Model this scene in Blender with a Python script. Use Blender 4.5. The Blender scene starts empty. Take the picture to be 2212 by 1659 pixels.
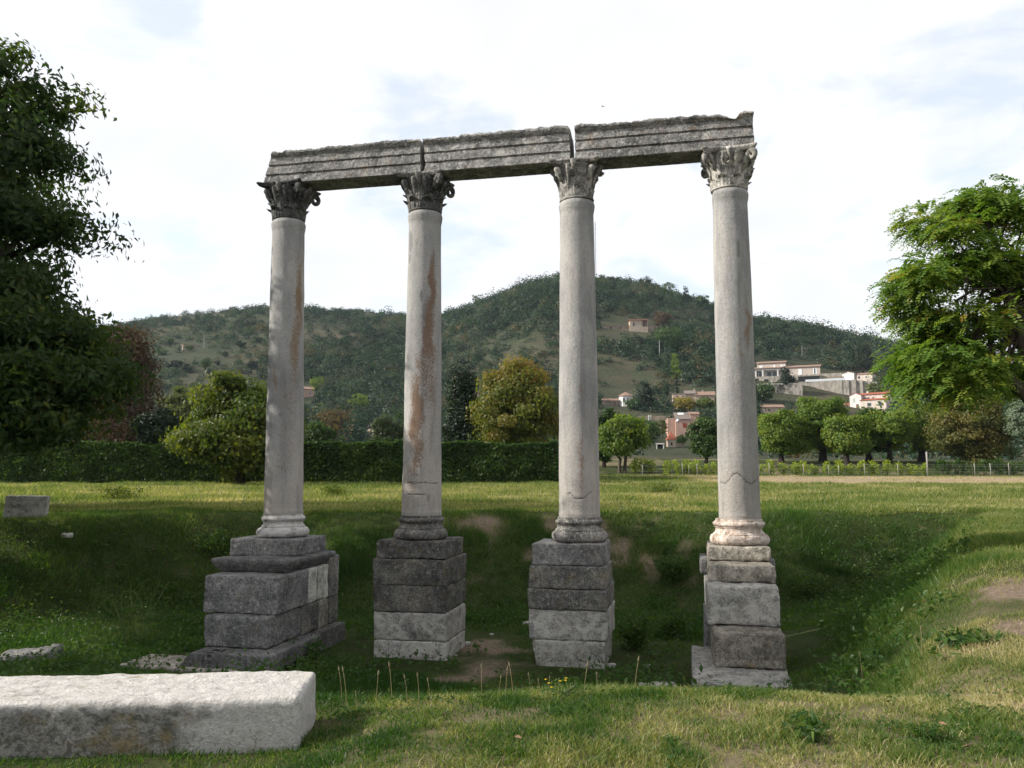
import bpy, math, random
import numpy as np
from mathutils import Vector, Matrix

SC = bpy.context.scene
COL = SC.collection
rad = math.radians

# ---------------------------------------------------------------- camera, sky, sun, exposure
EYE = 1.6
FPX = 1787.9            # focal length in units of the 2212-px-wide layout grid used below
PITCH = rad(6.27)
cam_d = bpy.data.cameras.new("camera")
cam_d.sensor_width = 36.0
cam_d.lens = 36.0 * FPX / 2212.0
cam_d.clip_start = 0.1
cam_d.clip_end = 9000
cam = bpy.data.objects.new("camera", cam_d)
COL.objects.link(cam)
cam.location = (0, 0, EYE)
cam.rotation_euler = (math.pi / 2 + PITCH, 0, 0)
SC.camera = cam

SUN_ELEV = rad(30.0)
SUN_AZ = rad(-3.0)       # from the left, a touch towards the viewer
SUN_DIR = Vector((-math.cos(SUN_AZ) * math.cos(SUN_ELEV), math.sin(SUN_AZ) * math.cos(SUN_ELEV), math.sin(SUN_ELEV)))
sun_d = bpy.data.lights.new("sun", 'SUN')
sun_d.energy = 5.0
sun_d.angle = rad(0.5)
sun_d.color = (1.0, 0.945, 0.85)
sun = bpy.data.objects.new("sun", sun_d)
COL.objects.link(sun)
sun.rotation_euler = (-SUN_DIR).to_track_quat('-Z', 'Y').to_euler()

W = bpy.data.worlds.new("World")
SC.world = W
W.use_nodes = True
wt = W.node_tree
wt.nodes.clear()
def wn(t, **k):
    n = wt.nodes.new(t)
    for a, b in k.items():
        setattr(n, a, b)
    return n
w_out = wn('ShaderNodeOutputWorld')
w_bg = wn('ShaderNodeBackground')
w_sky = wn('ShaderNodeTexSky', sky_type='NISHITA', sun_disc=False, sun_elevation=SUN_ELEV,
           sun_rotation=math.atan2(SUN_DIR.x, SUN_DIR.y), air_density=1.0, dust_density=1.0)
w_tc = wn('ShaderNodeTexCoord')
w_sep = wn('ShaderNodeSeparateXYZ')
w_add = wn('ShaderNodeMath', operation='ADD')
w_add.inputs[1].default_value = 0.22
w_dx = wn('ShaderNodeMath', operation='DIVIDE')
w_dy = wn('ShaderNodeMath', operation='DIVIDE')
w_cmb = wn('ShaderNodeCombineXYZ')
w_cmb.inputs[2].default_value = 3.7
w_noise = wn('ShaderNodeTexNoise')
w_noise.inputs['Scale'].default_value = 2.9
w_noise.inputs['Detail'].default_value = 7
w_noise.inputs['Roughness'].default_value = 0.55
w_noise.inputs['Distortion'].default_value = 0.3
w_ramp = wn('ShaderNodeValToRGB')
w_ramp.color_ramp.elements[0].position = 0.36
w_ramp.color_ramp.elements[0].color = (0, 0, 0, 1)
w_ramp.color_ramp.elements[1].position = 0.47
w_ramp.color_ramp.elements[1].color = (1, 1, 1, 1)
w_scl = wn('ShaderNodeVectorMath', operation='SCALE')
w_scl.inputs['Scale'].default_value = 0.15          # strength of the clear sky
w_cl = wn('ShaderNodeVectorMath', operation='SCALE')
w_clr = wn('ShaderNodeValToRGB')                     # bright cloud, greyer in the thick parts
w_clr.color_ramp.elements[0].position = 0.35
w_clr.color_ramp.elements[0].color = (0.985, 1.0, 1.02, 1)
w_clr.color_ramp.elements[1].position = 0.75
w_clr.color_ramp.elements[1].color = (0.865, 0.87, 0.92, 1)
w_cl.inputs['Scale'].default_value = 0.68
w_thin = wn('ShaderNodeMapRange')                    # thin veil even where the sky is clear
w_thin.inputs['To Min'].default_value = 0.60
w_thin.inputs['To Max'].default_value = 1.0
w_mix = wn('ShaderNodeMix', data_type='RGBA')
L = wt.links.new
L(w_tc.outputs['Generated'], w_sep.inputs[0])
L(w_sep.outputs['Z'], w_add.inputs[0])
L(w_sep.outputs['X'], w_dx.inputs[0]); L(w_add.outputs[0], w_dx.inputs[1])
L(w_sep.outputs['Y'], w_dy.inputs[0]); L(w_add.outputs[0], w_dy.inputs[1])
L(w_dx.outputs[0], w_cmb.inputs[0]); L(w_dy.outputs[0], w_cmb.inputs[1])
L(w_cmb.outputs[0], w_noise.inputs['Vector'])
L(w_noise.outputs['Fac'], w_ramp.inputs[0])
L(w_noise.outputs['Fac'], w_clr.inputs[0])
L(w_sky.outputs[0], w_scl.inputs[0])
L(w_clr.outputs[0], w_cl.inputs[0])
L(w_ramp.outputs[0], w_thin.inputs['Value'])
L(w_thin.outputs[0], w_mix.inputs['Factor'])
L(w_scl.outputs[0], w_mix.inputs['A'])
L(w_cl.outputs[0], w_mix.inputs['B'])
L(w_mix.outputs['Result'], w_bg.inputs[0])
w_bg.inputs[1].default_value = 1.0
L(w_bg.outputs[0], w_out.inputs[0])

SC.view_settings.view_transform = 'Standard'
SC.view_settings.look = 'None'
SC.view_settings.exposure = 0.7
SC.view_settings.gamma = 1.0
SC.render.engine = 'CYCLES'
SC.cycles.max_bounces = 8
SC.cycles.transparent_max_bounces = 8
SC.cycles.use_denoising = True
SC.cycles.sample_clamp_indirect = 6.0

# ---------------------------------------------------------------- helpers
def hash3(i, j, k, seed):
    h = (i.astype(np.int64) * 374761393 + j.astype(np.int64) * 668265263 + k.astype(np.int64) * 2147483647 + seed * 974711) & 0xffffffff
    h = ((h ^ (h >> 13)) * 1274126177) & 0xffffffff
    h = ((h ^ (h >> 16)) * 2246822519) & 0xffffffff
    h = h ^ (h >> 15)
    return (h & 0xffff) / 65535.0

def vnoise(P, seed=0):
    P = np.asarray(P, float)
    I = np.floor(P).astype(np.int64)
    F = P - I
    F = F * F * (3 - 2 * F)
    r = 0
    for a in (0, 1):
        for b in (0, 1):
            for c in (0, 1):
                w = (F[:, 0] if a else 1 - F[:, 0]) * (F[:, 1] if b else 1 - F[:, 1]) * (F[:, 2] if c else 1 - F[:, 2])
                r = r + w * hash3(I[:, 0] + a, I[:, 1] + b, I[:, 2] + c, seed)
    return r * 2 - 1

def fbm(P, octv=4, seed=0, gain=0.5):
    P = np.asarray(P, float)
    r = np.zeros(len(P)); a = 1.0; s = 0
    for o in range(octv):
        r += a * vnoise(P * (2.03 ** o) + 17.3 * o, seed + o); s += a; a *= gain
    return r / s

def sstep(a, b, x):
    t = np.clip((x - a) / (b - a), 0, 1)
    return t * t * (3 - 2 * t)

def tag(o, label=None, cat=None, group=None, kind=None):
    if cat and not kind: kind = 'thing'
    if label: o['label'] = label
    if cat: o['category'] = cat
    if group: o['group'] = group
    if kind: o['kind'] = kind
    return o

def thing(name, label, cat, loc=(0, 0, 0), rz=0.0, group=None):
    o = bpy.data.objects.new(name, None)
    COL.objects.link(o)
    o.empty_display_size = 0.2
    o.location = loc
    o.rotation_euler = (0, 0, rz)
    return tag(o, label, cat, group)

def link(name, me, mat=None, parent=None, loc=None):
    o = bpy.data.objects.new(name, me)
    COL.objects.link(o)
    if mat is not None:
        me.materials.append(mat)
    if parent is not None:
        o.parent = parent
    if loc is not None:
        o.location = loc
    return o

def mesh_np(name, V, faces, smooth=False, fattr=None, vattr=None, midx=None):
    """faces: list of int arrays (n,k)"""
    V = np.ascontiguousarray(V, dtype=np.float32)
    faces = [np.asarray(f, dtype=np.int32) for f in faces if len(f)]
    me = bpy.data.meshes.new(name)
    nl = sum(f.size for f in faces); nf = sum(len(f) for f in faces)
    me.vertices.add(len(V)); me.loops.add(nl); me.polygons.add(nf)
    me.vertices.foreach_set("co", V.ravel())
    me.loops.foreach_set("vertex_index", np.concatenate([f.ravel() for f in faces]))
    cnt = np.concatenate([np.full(len(f), f.shape[1], np.int32) for f in faces])
    st = np.concatenate([[0], np.cumsum(cnt)[:-1]]).astype(np.int32)
    me.polygons.foreach_set("loop_start", st)
    me.polygons.foreach_set("loop_total", cnt)
    me.polygons.foreach_set("use_smooth", np.full(nf, smooth, dtype=bool))
    if midx is not None:
        me.polygons.foreach_set("material_index", np.asarray(midx, np.int32))
    for k, a in (fattr or {}).items():
        me.attributes.new(k, 'FLOAT', 'FACE').data.foreach_set("value", np.asarray(a, np.float32))
    for k, a in (vattr or {}).items():
        me.attributes.new(k, 'FLOAT', 'POINT').data.foreach_set("value", np.asarray(a, np.float32))
    me.update(calc_edges=True)
    me.validate(verbose=False)
    return me

class MB:
    """collects simple polygons into one mesh"""
    def __init__(self):
        self.v = []; self.f = []; self.m = []
    def add(self, V, F, m=0):
        o = len(self.v)
        self.v.extend([tuple(p) for p in V])
        for f in F:
            self.f.append([i + o for i in f]); self.m.append(m)
    def box(self, x0, x1, y0, y1, z0, z1, m=0):
        V = [(x0, y0, z0), (x1, y0, z0), (x1, y1, z0), (x0, y1, z0), (x0, y0, z1), (x1, y0, z1), (x1, y1, z1), (x0, y1, z1)]
        self.add(V, [(3, 2, 1, 0), (4, 5, 6, 7), (0, 1, 5, 4), (1, 2, 6, 5), (2, 3, 7, 6), (3, 0, 4, 7)], m)
    def tube(self, pts, radii, n=7, caps=True, sx=1.0):
        pts = [Vector(p) for p in pts]
        rings = []
        up = Vector((0.31, 0.2, 0.93))
        for i, p in enumerate(pts):
            t = (pts[min(i + 1, len(pts) - 1)] - pts[max(i - 1, 0)])
            t = t.normalized() if t.length > 1e-9 else Vector((0, 0, 1))
            a = t.cross(up)
            a = a.normalized() if a.length > 1e-3 else t.orthogonal().normalized()
            b = t.cross(a)
            rings.append([p + (a * math.cos(2 * math.pi * k / n) * sx + b * math.sin(2 * math.pi * k / n)) * radii[i] for k in range(n)])
        V = [v for r in rings for v in r]
        F = []
        for i in range(len(rings) - 1):
            for k in range(n):
                F.append((i * n + k, i * n + (k + 1) % n, (i + 1) * n + (k + 1) % n, (i + 1) * n + k))
        if caps:
            F.append(tuple(range(n - 1, -1, -1)))
            F.append(tuple((len(rings) - 1) * n + k for k in range(n)))
        self.add(V, F)
    def mesh(self, name, smooth=False):
        me = bpy.data.meshes.new(name)
        me.from_pydata(self.v, [], self.f)
        if smooth:
            me.polygons.foreach_set("use_smooth", [True] * len(me.polygons))
        me.update()
        return me
    def build(self, name, mat=None, parent=None, smooth=False, loc=None):
        return link(name, self.mesh(name, smooth), mat, parent, loc)

# layout grid: pixel (x, y) of the 2212 x 1659 view -> ray / point
cP, sP = math.cos(PITCH), math.sin(PITCH)
def ray(x, y):
    u = (x - 1106.0) / FPX; v = (829.5 - y) / FPX
    return (u, cP - v * sP, sP + v * cP)
def at(x, y, Y):
    r = ray(x, y); k = Y / r[1]
    return Vector((r[0] * k, Y, EYE + r[2] * k))
def slope(y, x=1106):
    r = ray(x, y)
    return r[2] / math.hypot(r[0], r[1])

# ---------------------------------------------------------------- terrain height
SKX = np.array([-600, 0, 198, 255, 326, 427, 518, 580, 661, 730, 795, 872, 954, 1002, 1054, 1109, 1160, 1206, 1250, 1294, 1353, 1418, 1466, 1523, 1624, 1680, 1745, 1797, 1907, 2000, 2212, 2800.])
SKY = np.array([745, 708, 688, 676, 669, 661, 655, 652, 660, 670, 675, 686, 690, 678, 660, 638, 618, 608, 603, 607, 612, 626, 642, 652, 692, 697, 704, 712, 726, 745, 775, 850.])
SKD = np.array([760, 760, 730, 730, 720, 720, 720, 720, 720, 720, 720, 720, 690, 680, 670, 660, 650, 650, 650, 650, 650, 640, 630, 620, 600, 600, 600, 600, 590, 580, 560, 560.])
SKT = (SKX - 1106.0) / (FPX * cP)
SKZ = np.array([slope(yy, xx) for xx, yy in zip(SKX, SKY)]) * SKD + EYE
FQ = np.array([0.0, 0.10, 0.14, 0.25, 0.385, 0.50, 0.57, 0.69, 0.85, 1.0, 1.2, 1.6, 3.0])
FZ = np.array([0.0, 0.0, 0.004, 0.020, 0.064, 0.17, 0.275, 0.50, 0.80, 1.0, 0.98, 0.75, 0.3])

def field_z(x, y):
    z = np.interp(y, [-50, 4, 7, 10, 24, 62, 80, 96, 110, 3000], [0.0, -0.03, -0.10, 0.12, 0.53, 0.95, 1.25, 2.5, 2.6, 2.6])
    z = z + 0.22 * sstep(4.5, 9, x) * sstep(22, 8, y) * sstep(5, 9, y)        # right bank stands a little higher
    return z

def height(x, y):
    x = np.asarray(x, float); y = np.asarray(y, float)
    z = field_z(x, y)
    z = z - 0.17 * sstep(-0.6, -1.5, x) * sstep(4.6, 5.2, y) * sstep(7.5, 6.2, y)      # turf dips round the fallen block
    # sunken area round the columns
    yf = 24.3 + np.interp(x, [-40, -14, -8, 40], [-4.2, -3.8, 0, 0.6]) + 0.35 * np.sin(x * 0.7) + 0.2 * np.sin(x * 1.9 + 1)
    nb = 6.45 + 0.12 * np.sin(x * 1.3) + np.where(x < -2, (-2 - x) * 0.10, 0)
    dn = np.minimum(y - nb, ((y - 6.4) - 1.74 * (x - 3.6)) / 2.0 * 1.6)
    df = yf - y
    pit = np.minimum(np.interp(dn, [-0.4, 0.2, 0.9, 2, 3.2, 4.6, 7, 9.5], [0, 0.02, 0.12, 0.42, 0.68, 0.82, 0.98, 1.02]), sstep(-0.2, 4.2, df))
    z = z + (-1.67 - z) * pit
    P = np.stack([x * 0.5, y * 0.5, np.zeros_like(x)], -1).reshape(-1, 3)
    n = fbm(P, 3, 5).reshape(x.shape)
    z = z + n * 0.05 * sstep(90, 40, y) + n * 0.10 * pit * (1 - pit) * 4
    # hills
    yy = np.maximum(y, 1.0)
    t = x / yy
    R = np.interp(t, SKT, SKZ); D = np.interp(t, SKT, SKD)
    hz = R * np.interp(y / D, FQ, FZ)
    P2 = np.stack([x / 60, y / 60, np.zeros_like(x)], -1).reshape(-1, 3)
    m = sstep(0.3, 0.45, y / D) * sstep(1.1, 0.9, y / D)
    bump = fbm(P2, 4, 11).reshape(x.shape) * 5.0 * m
    return z + np.where(y > 60, hz + bump, 0)

def hz1(x, y):
    return float(height(np.array([x]), np.array([y]))[0])

def hit(x, y, y0=62.0, y1=900.0):
    """first point of the terrain seen through layout pixel (x, y)"""
    r = ray(x, y)
    Y = np.linspace(y0, y1, 3000)
    k = Y / r[1]
    h = height(r[0] * k, Y)
    d = EYE + r[2] * k - h
    i = np.argmax(d < 0) if (d < 0).any() else len(Y) - 1
    return Vector((r[0] * k[i], Y[i], h[i]))

# ---------------------------------------------------------------- materials
class NT:
    def __init__(self, name):
        self.m = bpy.data.materials.new(name)
        self.m.use_nodes = True
        self.t = self.m.node_tree
        self.t.nodes.clear()
        self.out = self.n('ShaderNodeOutputMaterial')
    def n(self, typ, ins=None, **k):
        nd = self.t.nodes.new(typ)
        for a, b in k.items():
            setattr(nd, a, b)
        for a, b in (ins or {}).items():
            if isinstance(b, bpy.types.NodeSocket):
                self.t.links.new(b, nd.inputs[a])
            else:
                nd.inputs[a].default_value = b
        return nd
    def noise(self, vec, scale, detail=5, rough=0.55, dist=0.0):
        return self.n('ShaderNodeTexNoise', {'Vector': vec, 'Scale': scale, 'Detail': detail, 'Roughness': rough, 'Distortion': dist}).outputs['Fac']
    def ramp(self, fac, stops, interp='LINEAR'):
        r = self.n('ShaderNodeValToRGB', {0: fac})
        r.color_ramp.interpolation = interp
        e = r.color_ramp.elements
        while len(e) > len(stops): e.remove(e[-1])
        while len(e) < len(stops): e.new(1.0)
        for el, (p, c) in zip(e, stops):
            el.position = p
            c = (c, c, c) if isinstance(c, (int, float)) else c
            el.color = (*c[:3], 1)
        return r.outputs[0]
    def mix(self, fac, a, b, blend='MIX'):
        q = self.n('ShaderNodeMix', data_type='RGBA', blend_type=blend)
        for k, v in (('Factor', fac), ('A', a), ('B', b)):
            if isinstance(v, bpy.types.NodeSocket): self.t.links.new(v, q.inputs[k])
            elif k == 'Factor': q.inputs[k].default_value = v
            else: q.inputs[k].default_value = (*v[:3], 1)
        return q.outputs['Result']
    def math(self, op, a, b=0.0, c=0.0):
        q = self.n('ShaderNodeMath', operation=op)
        for i, v in enumerate((a, b, c)):
            if isinstance(v, bpy.types.NodeSocket): self.t.links.new(v, q.inputs[i])
            else: q.inputs[i].default_value = v
        return q.outputs[0]
    def coord(self, kind='Object', scale=None, loc=None):
        o = self.n('ShaderNodeTexCoord').outputs[kind]
        if scale or loc:
            o = self.n('ShaderNodeMapping', {'Vector': o, 'Scale': scale or (1, 1, 1), 'Location': loc or (0, 0, 0)}).outputs[0]
        return o
    def attr(self, name):
        return self.n('ShaderNodeAttribute', attribute_name=name).outputs['Fac']
    def bump(self, h, strength=0.5, dist=0.02):
        return self.n('ShaderNodeBump', {'Height': h, 'Strength': strength, 'Distance': dist}).outputs[0]
    def finish(self, color, rough=0.9, normal=None, spec=0.2):
        b = self.n('ShaderNodeBsdfPrincipled', {'Roughness': rough, 'Specular IOR Level': spec})
        if isinstance(color, bpy.types.NodeSocket): self.t.links.new(color, b.inputs['Base Color'])
        else: b.inputs['Base Color'].default_value = (*color[:3], 1)
        if normal is not None: self.t.links.new(normal, b.inputs['Normal'])
        self.t.links.new(b.outputs[0], self.out.inputs[0])
        return self.m

def plain(name, c, rough=0.85, var=0.12, scale=3.0):
    t = NT(name)
    n = t.noise(t.coord(), scale, 5)
    col = t.mix(n, tuple(x * (1 - var) for x in c), tuple(min(1, x * (1 + var)) for x in c))
    return t.finish(col, rough)

def leaf_mat(name, stops, trans=0.35, tcol=1.5):
    """per-leaf colour from the face attribute rnd; light passes through the blade"""
    t = NT(name)
    c = t.ramp(t.attr('rnd'), stops)
    d = t.n('ShaderNodeBsdfDiffuse', {'Color': c, 'Roughness': 0.6})
    tc = t.mix(1.0, c, (tcol * 1.05, tcol * 1.1, tcol * 0.45), 'MULTIPLY')
    tr = t.n('ShaderNodeBsdfTranslucent', {'Color': tc})
    mx = t.n('ShaderNodeMixShader', {0: trans, 1: d.outputs[0], 2: tr.outputs[0]})
    gl = t.n('ShaderNodeBsdfGlossy', {'Color': (1, 1, 1, 1), 'Roughness': 0.45})
    m2 = t.n('ShaderNodeMixShader', {0: 0.012, 1: mx.outputs[0], 2: gl.outputs[0]})
    t.t.links.new(m2.outputs[0], t.out.inputs[0])
    return t.m

def stone_mat(name, dark, mid, light, lichen=(0.30, 0.20, 0.06), lich=0.25, white=0.2, seed=0.0, bump=0.6):
    """weathered limestone: grey biofilm, pale scars, ochre lichen"""
    t = NT(name)
    rn = t.n('ShaderNodeObjectInfo').outputs['Random']          # no two blocks weather alike
    ob = t.coord('Object')
    sh = t.n('ShaderNodeVectorMath', {0: (37.0, 53.0, 71.0), 'Scale': rn}, operation='SCALE').outputs[0]
    ob = t.n('ShaderNodeVectorMath', {0: ob, 1: sh}, operation='ADD').outputs[0]
    def co(q): return t.n('ShaderNodeMapping', {'Vector': ob, 'Location': q}).outputs[0]
    o = co((seed, seed * 1.7, -seed))
    big = t.noise(o, 2.2, 5, 0.6)
    fine = t.noise(o, 34, 6, 0.7)
    med = t.noise(o, 9, 6, 0.65, 0.4)
    c = t.ramp(big, [(0.30, dark), (0.5, mid), (0.72, light)])
    c = t.mix(t.ramp(med, [(0.45, 0.0), (0.75, 0.6)]), c, tuple(x * 0.45 for x in dark))
    c = t.mix(t.ramp(fine, [(0.36, 0.8), (0.58, 0.0)]), c, tuple(x * 0.4 for x in dark))
    sc = t.noise(co((seed, 5, 3)), 15, 7, 0.8, 0.3)
    c = t.mix(t.ramp(sc, [(0.54, 0.0), (0.66, 0.7)]), c, tuple(min(1, x * 1.25) for x in light))
    c = t.mix(t.ramp(sc, [(0.34, 0.85), (0.44, 0.0)]), c, tuple(x * 0.35 for x in dark))
    w = t.noise(co((3 + seed, 1, 7)), 5.5, 7, 0.7, 0.6)
    c = t.mix(t.ramp(w, [(0.72 - white * 0.5, 0.0), (0.80 - white * 0.4, 0.75)]), c, light)
    li = t.noise(co((9, 4 + seed, 2)), 3.1, 7, 0.7, 0.5)
    lf = t.math('MULTIPLY', t.ramp(li, [(0.56, 0.0), (0.70, 1.0)]), t.ramp(fine, [(0.4, 0.2), (0.6, 1.0)]))
    c = t.mix(t.math('MULTIPLY', lf, lich), c, lichen)
    c = t.n('ShaderNodeHueSaturation', {'Color': c, 'Value': t.math('ADD', 0.78, t.math('MULTIPLY', rn, 0.42))}).outputs[0]
    pit = t.n('ShaderNodeTexVoronoi', {'Vector': o, 'Scale': 26.0}).outputs['Distance']
    h = t.math('ADD', t.math('MULTIPLY', fine, 0.7), t.math('MULTIPLY', t.ramp(pit, [(0.0, 0.0), (0.25, 1.0)]), 0.4))
    h = t.math('ADD', h, med)
    return t.finish(c, 0.95, t.bump(h, bump, 0.03), 0.1)

# ---------------------------------------------------------------- ground and hills
def axis(dense0, dense1, step, lo, hi, grow=1.07):
    a = list(np.arange(dense0, dense1 + 1e-6, step))
    s = step
    while a[-1] < hi:
        s *= grow; a.append(min(a[-1] + s, hi))
    s = step; b = []
    p = dense0
    while p > lo:
        s *= grow; p = max(p - s, lo); b.append(p)
    return np.array(b[::-1] + a)

def gauss(x, y, cx, cy, sx, sy):
    return np.exp(-((x - cx) / sx) ** 2 - ((y - cy) / sy) ** 2)

def dirt_mask(x, y):
    d = (1.0 * gauss(x, y, 6.45, 9.7, 0.85, 1.3) + 0.6 * gauss(x, y, 5.3, 8.6, 0.5, 0.5) + 0.62 * gauss(x, y, -0.5, 15.8, 0.8, 2.0) + 0.42 * gauss(x, y, -0.9, 13.6, 1.0, 0.8)
         + 0.42 * gauss(x, y, 0.3, 23.2, 2.6, 1.2) + 0.36 * gauss(x, y, 4.6, 22.6, 1.8, 1.3) + 0.6 * gauss(x, y, 2.6, 6.9, 0.5, 0.4)
         + 0.5 * gauss(x, y, 0.9, 5.5, 0.8, 0.35) + 0.55 * gauss(x, y, -0.75, 7.25, 0.5, 0.2))
    n = fbm(np.stack([x * 1.9, y * 1.9, x * 0], -1).reshape(-1, 3), 4, 31).reshape(x.shape)
    return np.clip(sstep(0.25, 0.65, d + n * 0.6), 0, 1)

def dry_mask(x, y):
    n = fbm(np.stack([x * 0.35, y * 0.35, x * 0], -1).reshape(-1, 3), 4, 33).reshape(x.shape)
    strip = sstep(13, 19, x + n * 3) * sstep(60, 63, y + n * 2.5) * sstep(77, 74, y + n * 2)
    front = 0.55 * sstep(11, 7, y) * sstep(-3, 1, x)
    return np.clip(strip * 1.3 + front + sstep(0.1, 0.45, n) * 0.5 * sstep(24, 28, y), 0, 1)

def grid_sheet(name, xs, ys, kind, mat, extra=True):
    X, Y = np.meshgrid(xs, ys)
    Z = height(X, Y)
    V = np.stack([X, Y, Z], -1).reshape(-1, 3)
    nx, ny = len(xs), len(ys)
    i = (np.arange(ny - 1)[:, None] * nx + np.arange(nx - 1)[None, :]).ravel()
    F = np.stack([i, i + 1, i + nx + 1, i + nx], -1)
    at_ = {'dirt': dirt_mask(X, Y).ravel(), 'dry': dry_mask(X, Y).ravel()} if extra else None
    o = link(name, mesh_np(name, V, [F], True, vattr=at_), mat)
    return tag(o, kind='structure')

t = NT("ground_turf")
o = t.coord('Object')
n1 = t.noise(o, 1.3, 6, 0.65); n2 = t.noise(o, 14, 5, 0.7); n3 = t.noise(o, 60, 4, 0.7)
c = t.ramp(n1, [(0.3, (0.018, 0.036, 0.009)), (0.7, (0.042, 0.058, 0.018))])
c = t.mix(t.ramp(n2, [(0.4, 0.0), (0.7, 0.5)]), c, (0.10, 0.085, 0.045))
c = t.mix(t.math('MULTIPLY', t.attr('dry'), 0.75), c, (0.34, 0.25, 0.18))
c = t.mix(t.attr('dirt'), c, t.ramp(n2, [(0.3, (0.11, 0.082, 0.06)), (0.7, (0.25, 0.19, 0.145))]))
M_GROUND = t.finish(c, 1.0, t.bump(t.math('ADD', n2, n3), 0.7, 0.04), 0.05)

t = NT("hill_soil")
o = t.coord('Object')
n1 = t.noise(o, 0.012, 7, 0.65); n2 = t.noise(o, 0.16, 6, 0.7); n3 = t.noise(o, 0.9, 5, 0.7)
c = t.ramp(n1, [(0.32, (0.017, 0.028, 0.014)), (0.5, (0.038, 0.040, 0.025)), (0.68, (0.10, 0.078, 0.054))])
c = t.mix(t.ramp(n2, [(0.42, 0.0), (0.62, 0.8)]), c, (0.040, 0.052, 0.028))
c = t.mix(t.ramp(n3, [(0.5, 0.0), (0.75, 0.5)]), c, (0.16, 0.135, 0.10))
M_HILL = t.finish(c, 1.0, t.bump(t.math('ADD', n2, n3), 0.6, 0.6), 0.05)

grid_sheet('ground', axis(-15, 15, 0.16, -1500, 1500, 1.075), np.concatenate([axis(3.5, 29, 0.15, -300, 100, 1.06), [106.0]]), 'structure', M_GROUND)
grid_sheet('hills', axis(-60, 160, 6.0, -2600, 2600, 1.09), np.concatenate([np.arange(104, 820, 5.0), axis(820, 830, 6, 820, 4000, 1.12)[1:]]), 'structure', M_HILL, False)

# ---------------------------------------------------------------- stone building blocks
def stone_block(name, size, seed, r=0.05, amp=0.02, step=0.05, wear=0.05, taper=None):
    """rough rectangular block centred on the origin, bottom at z = 0, with worn edges"""
    h = np.array(size) / 2.0
    n = np.maximum((np.array(size) / step).astype(int), 4)
    pts = []; faces = []; off = 0
    for ax in range(3):
        a, b = [(1, 2), (2, 0), (0, 1)][ax]
        for sgn in (-1, 1):
            ua = np.linspace(-1, 1, n[a] + 1); ub = np.linspace(-1, 1, n[b] + 1)
            # crowd samples towards the edges
            ua = np.sign(ua) * (1 - (1 - abs(ua)) ** 1.25); ub = np.sign(ub) * (1 - (1 - abs(ub)) ** 1.25)
            A, B = np.meshgrid(ua, ub, indexing='ij')
            P = np.zeros(A.shape + (3,)); P[..., a] = A * h[a]; P[..., b] = B * h[b]; P[..., ax] = sgn * h[ax]
            na, nb_ = A.shape
            i = off + (np.arange(na - 1)[:, None] * nb_ + np.arange(nb_ - 1)[None, :]).ravel()
            f = np.stack([i, i + nb_, i + nb_ + 1, i + 1], -1)
            if sgn < 0: f = f[:, ::-1]
            faces.append(f); pts.append(P.reshape(-1, 3)); off += na * nb_
    P = np.concatenate(pts); F = np.concatenate(faces)
    key = np.round(P * 1e5).astype(np.int64)
    _, idx, inv = np.unique(key, axis=0, return_index=True, return_inverse=True)
    P = P[idx]; F = inv.ravel()[F]
    S = P + seed * 13.7
    wl = r * (1 + 0.8 * fbm(S * 2.5, 3, seed)) + wear * np.clip(fbm(S * 4.0, 3, seed + 9), 0, 1)
    wl = np.clip(wl, 0.01, h.min() * 0.9)[:, None]
    q = np.clip(P, -h + wl, h - wl)
    d = P - q
    dl = np.linalg.norm(d, axis=1, keepdims=True)
    N = d / np.maximum(dl, 1e-6)
    P2 = q + N * wl
    nse = fbm(S * 3.0, 4, seed + 3) * amp + fbm(S * 13, 3, seed + 5) * amp * 0.75 - np.clip(fbm(S * 6, 2, seed + 7) - 0.35, 0, 1) * amp * 2.0
    P2 = P2 + N * nse[:, None]
    if taper is not None: P2 = taper(P2, h)
    P2[:, 2] += h[2]
    return mesh_np(name, P2, [F], True)

def lathe(prof, nA=72, amp=0.0, seed=0, fq=3.0):
    """prof: (r, z) rows -> vertices and quads (closed by the caller's caps being hidden)"""
    prof = np.array(prof, float)
    th = np.linspace(0, 2 * np.pi, nA, endpoint=False)
    R = prof[:, 0][:, None]; Z = prof[:, 1][:, None]
    X = R * np.cos(th)[None]; Y = R * np.sin(th)[None]; ZZ = np.repeat(Z, nA, 1)
    V = np.stack([X, Y, ZZ], -1).reshape(-1, 3)
    if amp:
        nn = fbm(V * fq + seed * 7.1, 4, seed) * amp
        rr = np.linalg.norm(V[:, :2], axis=1)
        k = 1 + nn / np.maximum(rr, 0.05)
        V[:, 0] *= k; V[:, 1] *= k
    m = len(prof)
    i = (np.arange(m - 1)[:, None] * nA + np.arange(nA)[None]).ravel()
    j = (np.arange(m - 1)[:, None] * nA + ((np.arange(nA) + 1) % nA)[None]).ravel()
    return V, np.stack([i, j, j + nA, i + nA], -1), th

# ---------------------------------------------------------------- the colonnade
ROW_A = math.atan(1.77 / 8.44)
RDIR = Vector((math.cos(ROW_A), -math.sin(ROW_A), 0))
NDIR = Vector((-math.sin(ROW_A), -math.cos(ROW_A), 0))        # towards the viewer
COLS = [(-4.48, 16.42), (-1.72, 15.92), (1.23, 15.25), (3.97, 14.66)]
Z_BASE, Z_SHAFT, Z_CAP, Z_ARCH = 0.40, 0.84, 6.74, 7.465

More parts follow.
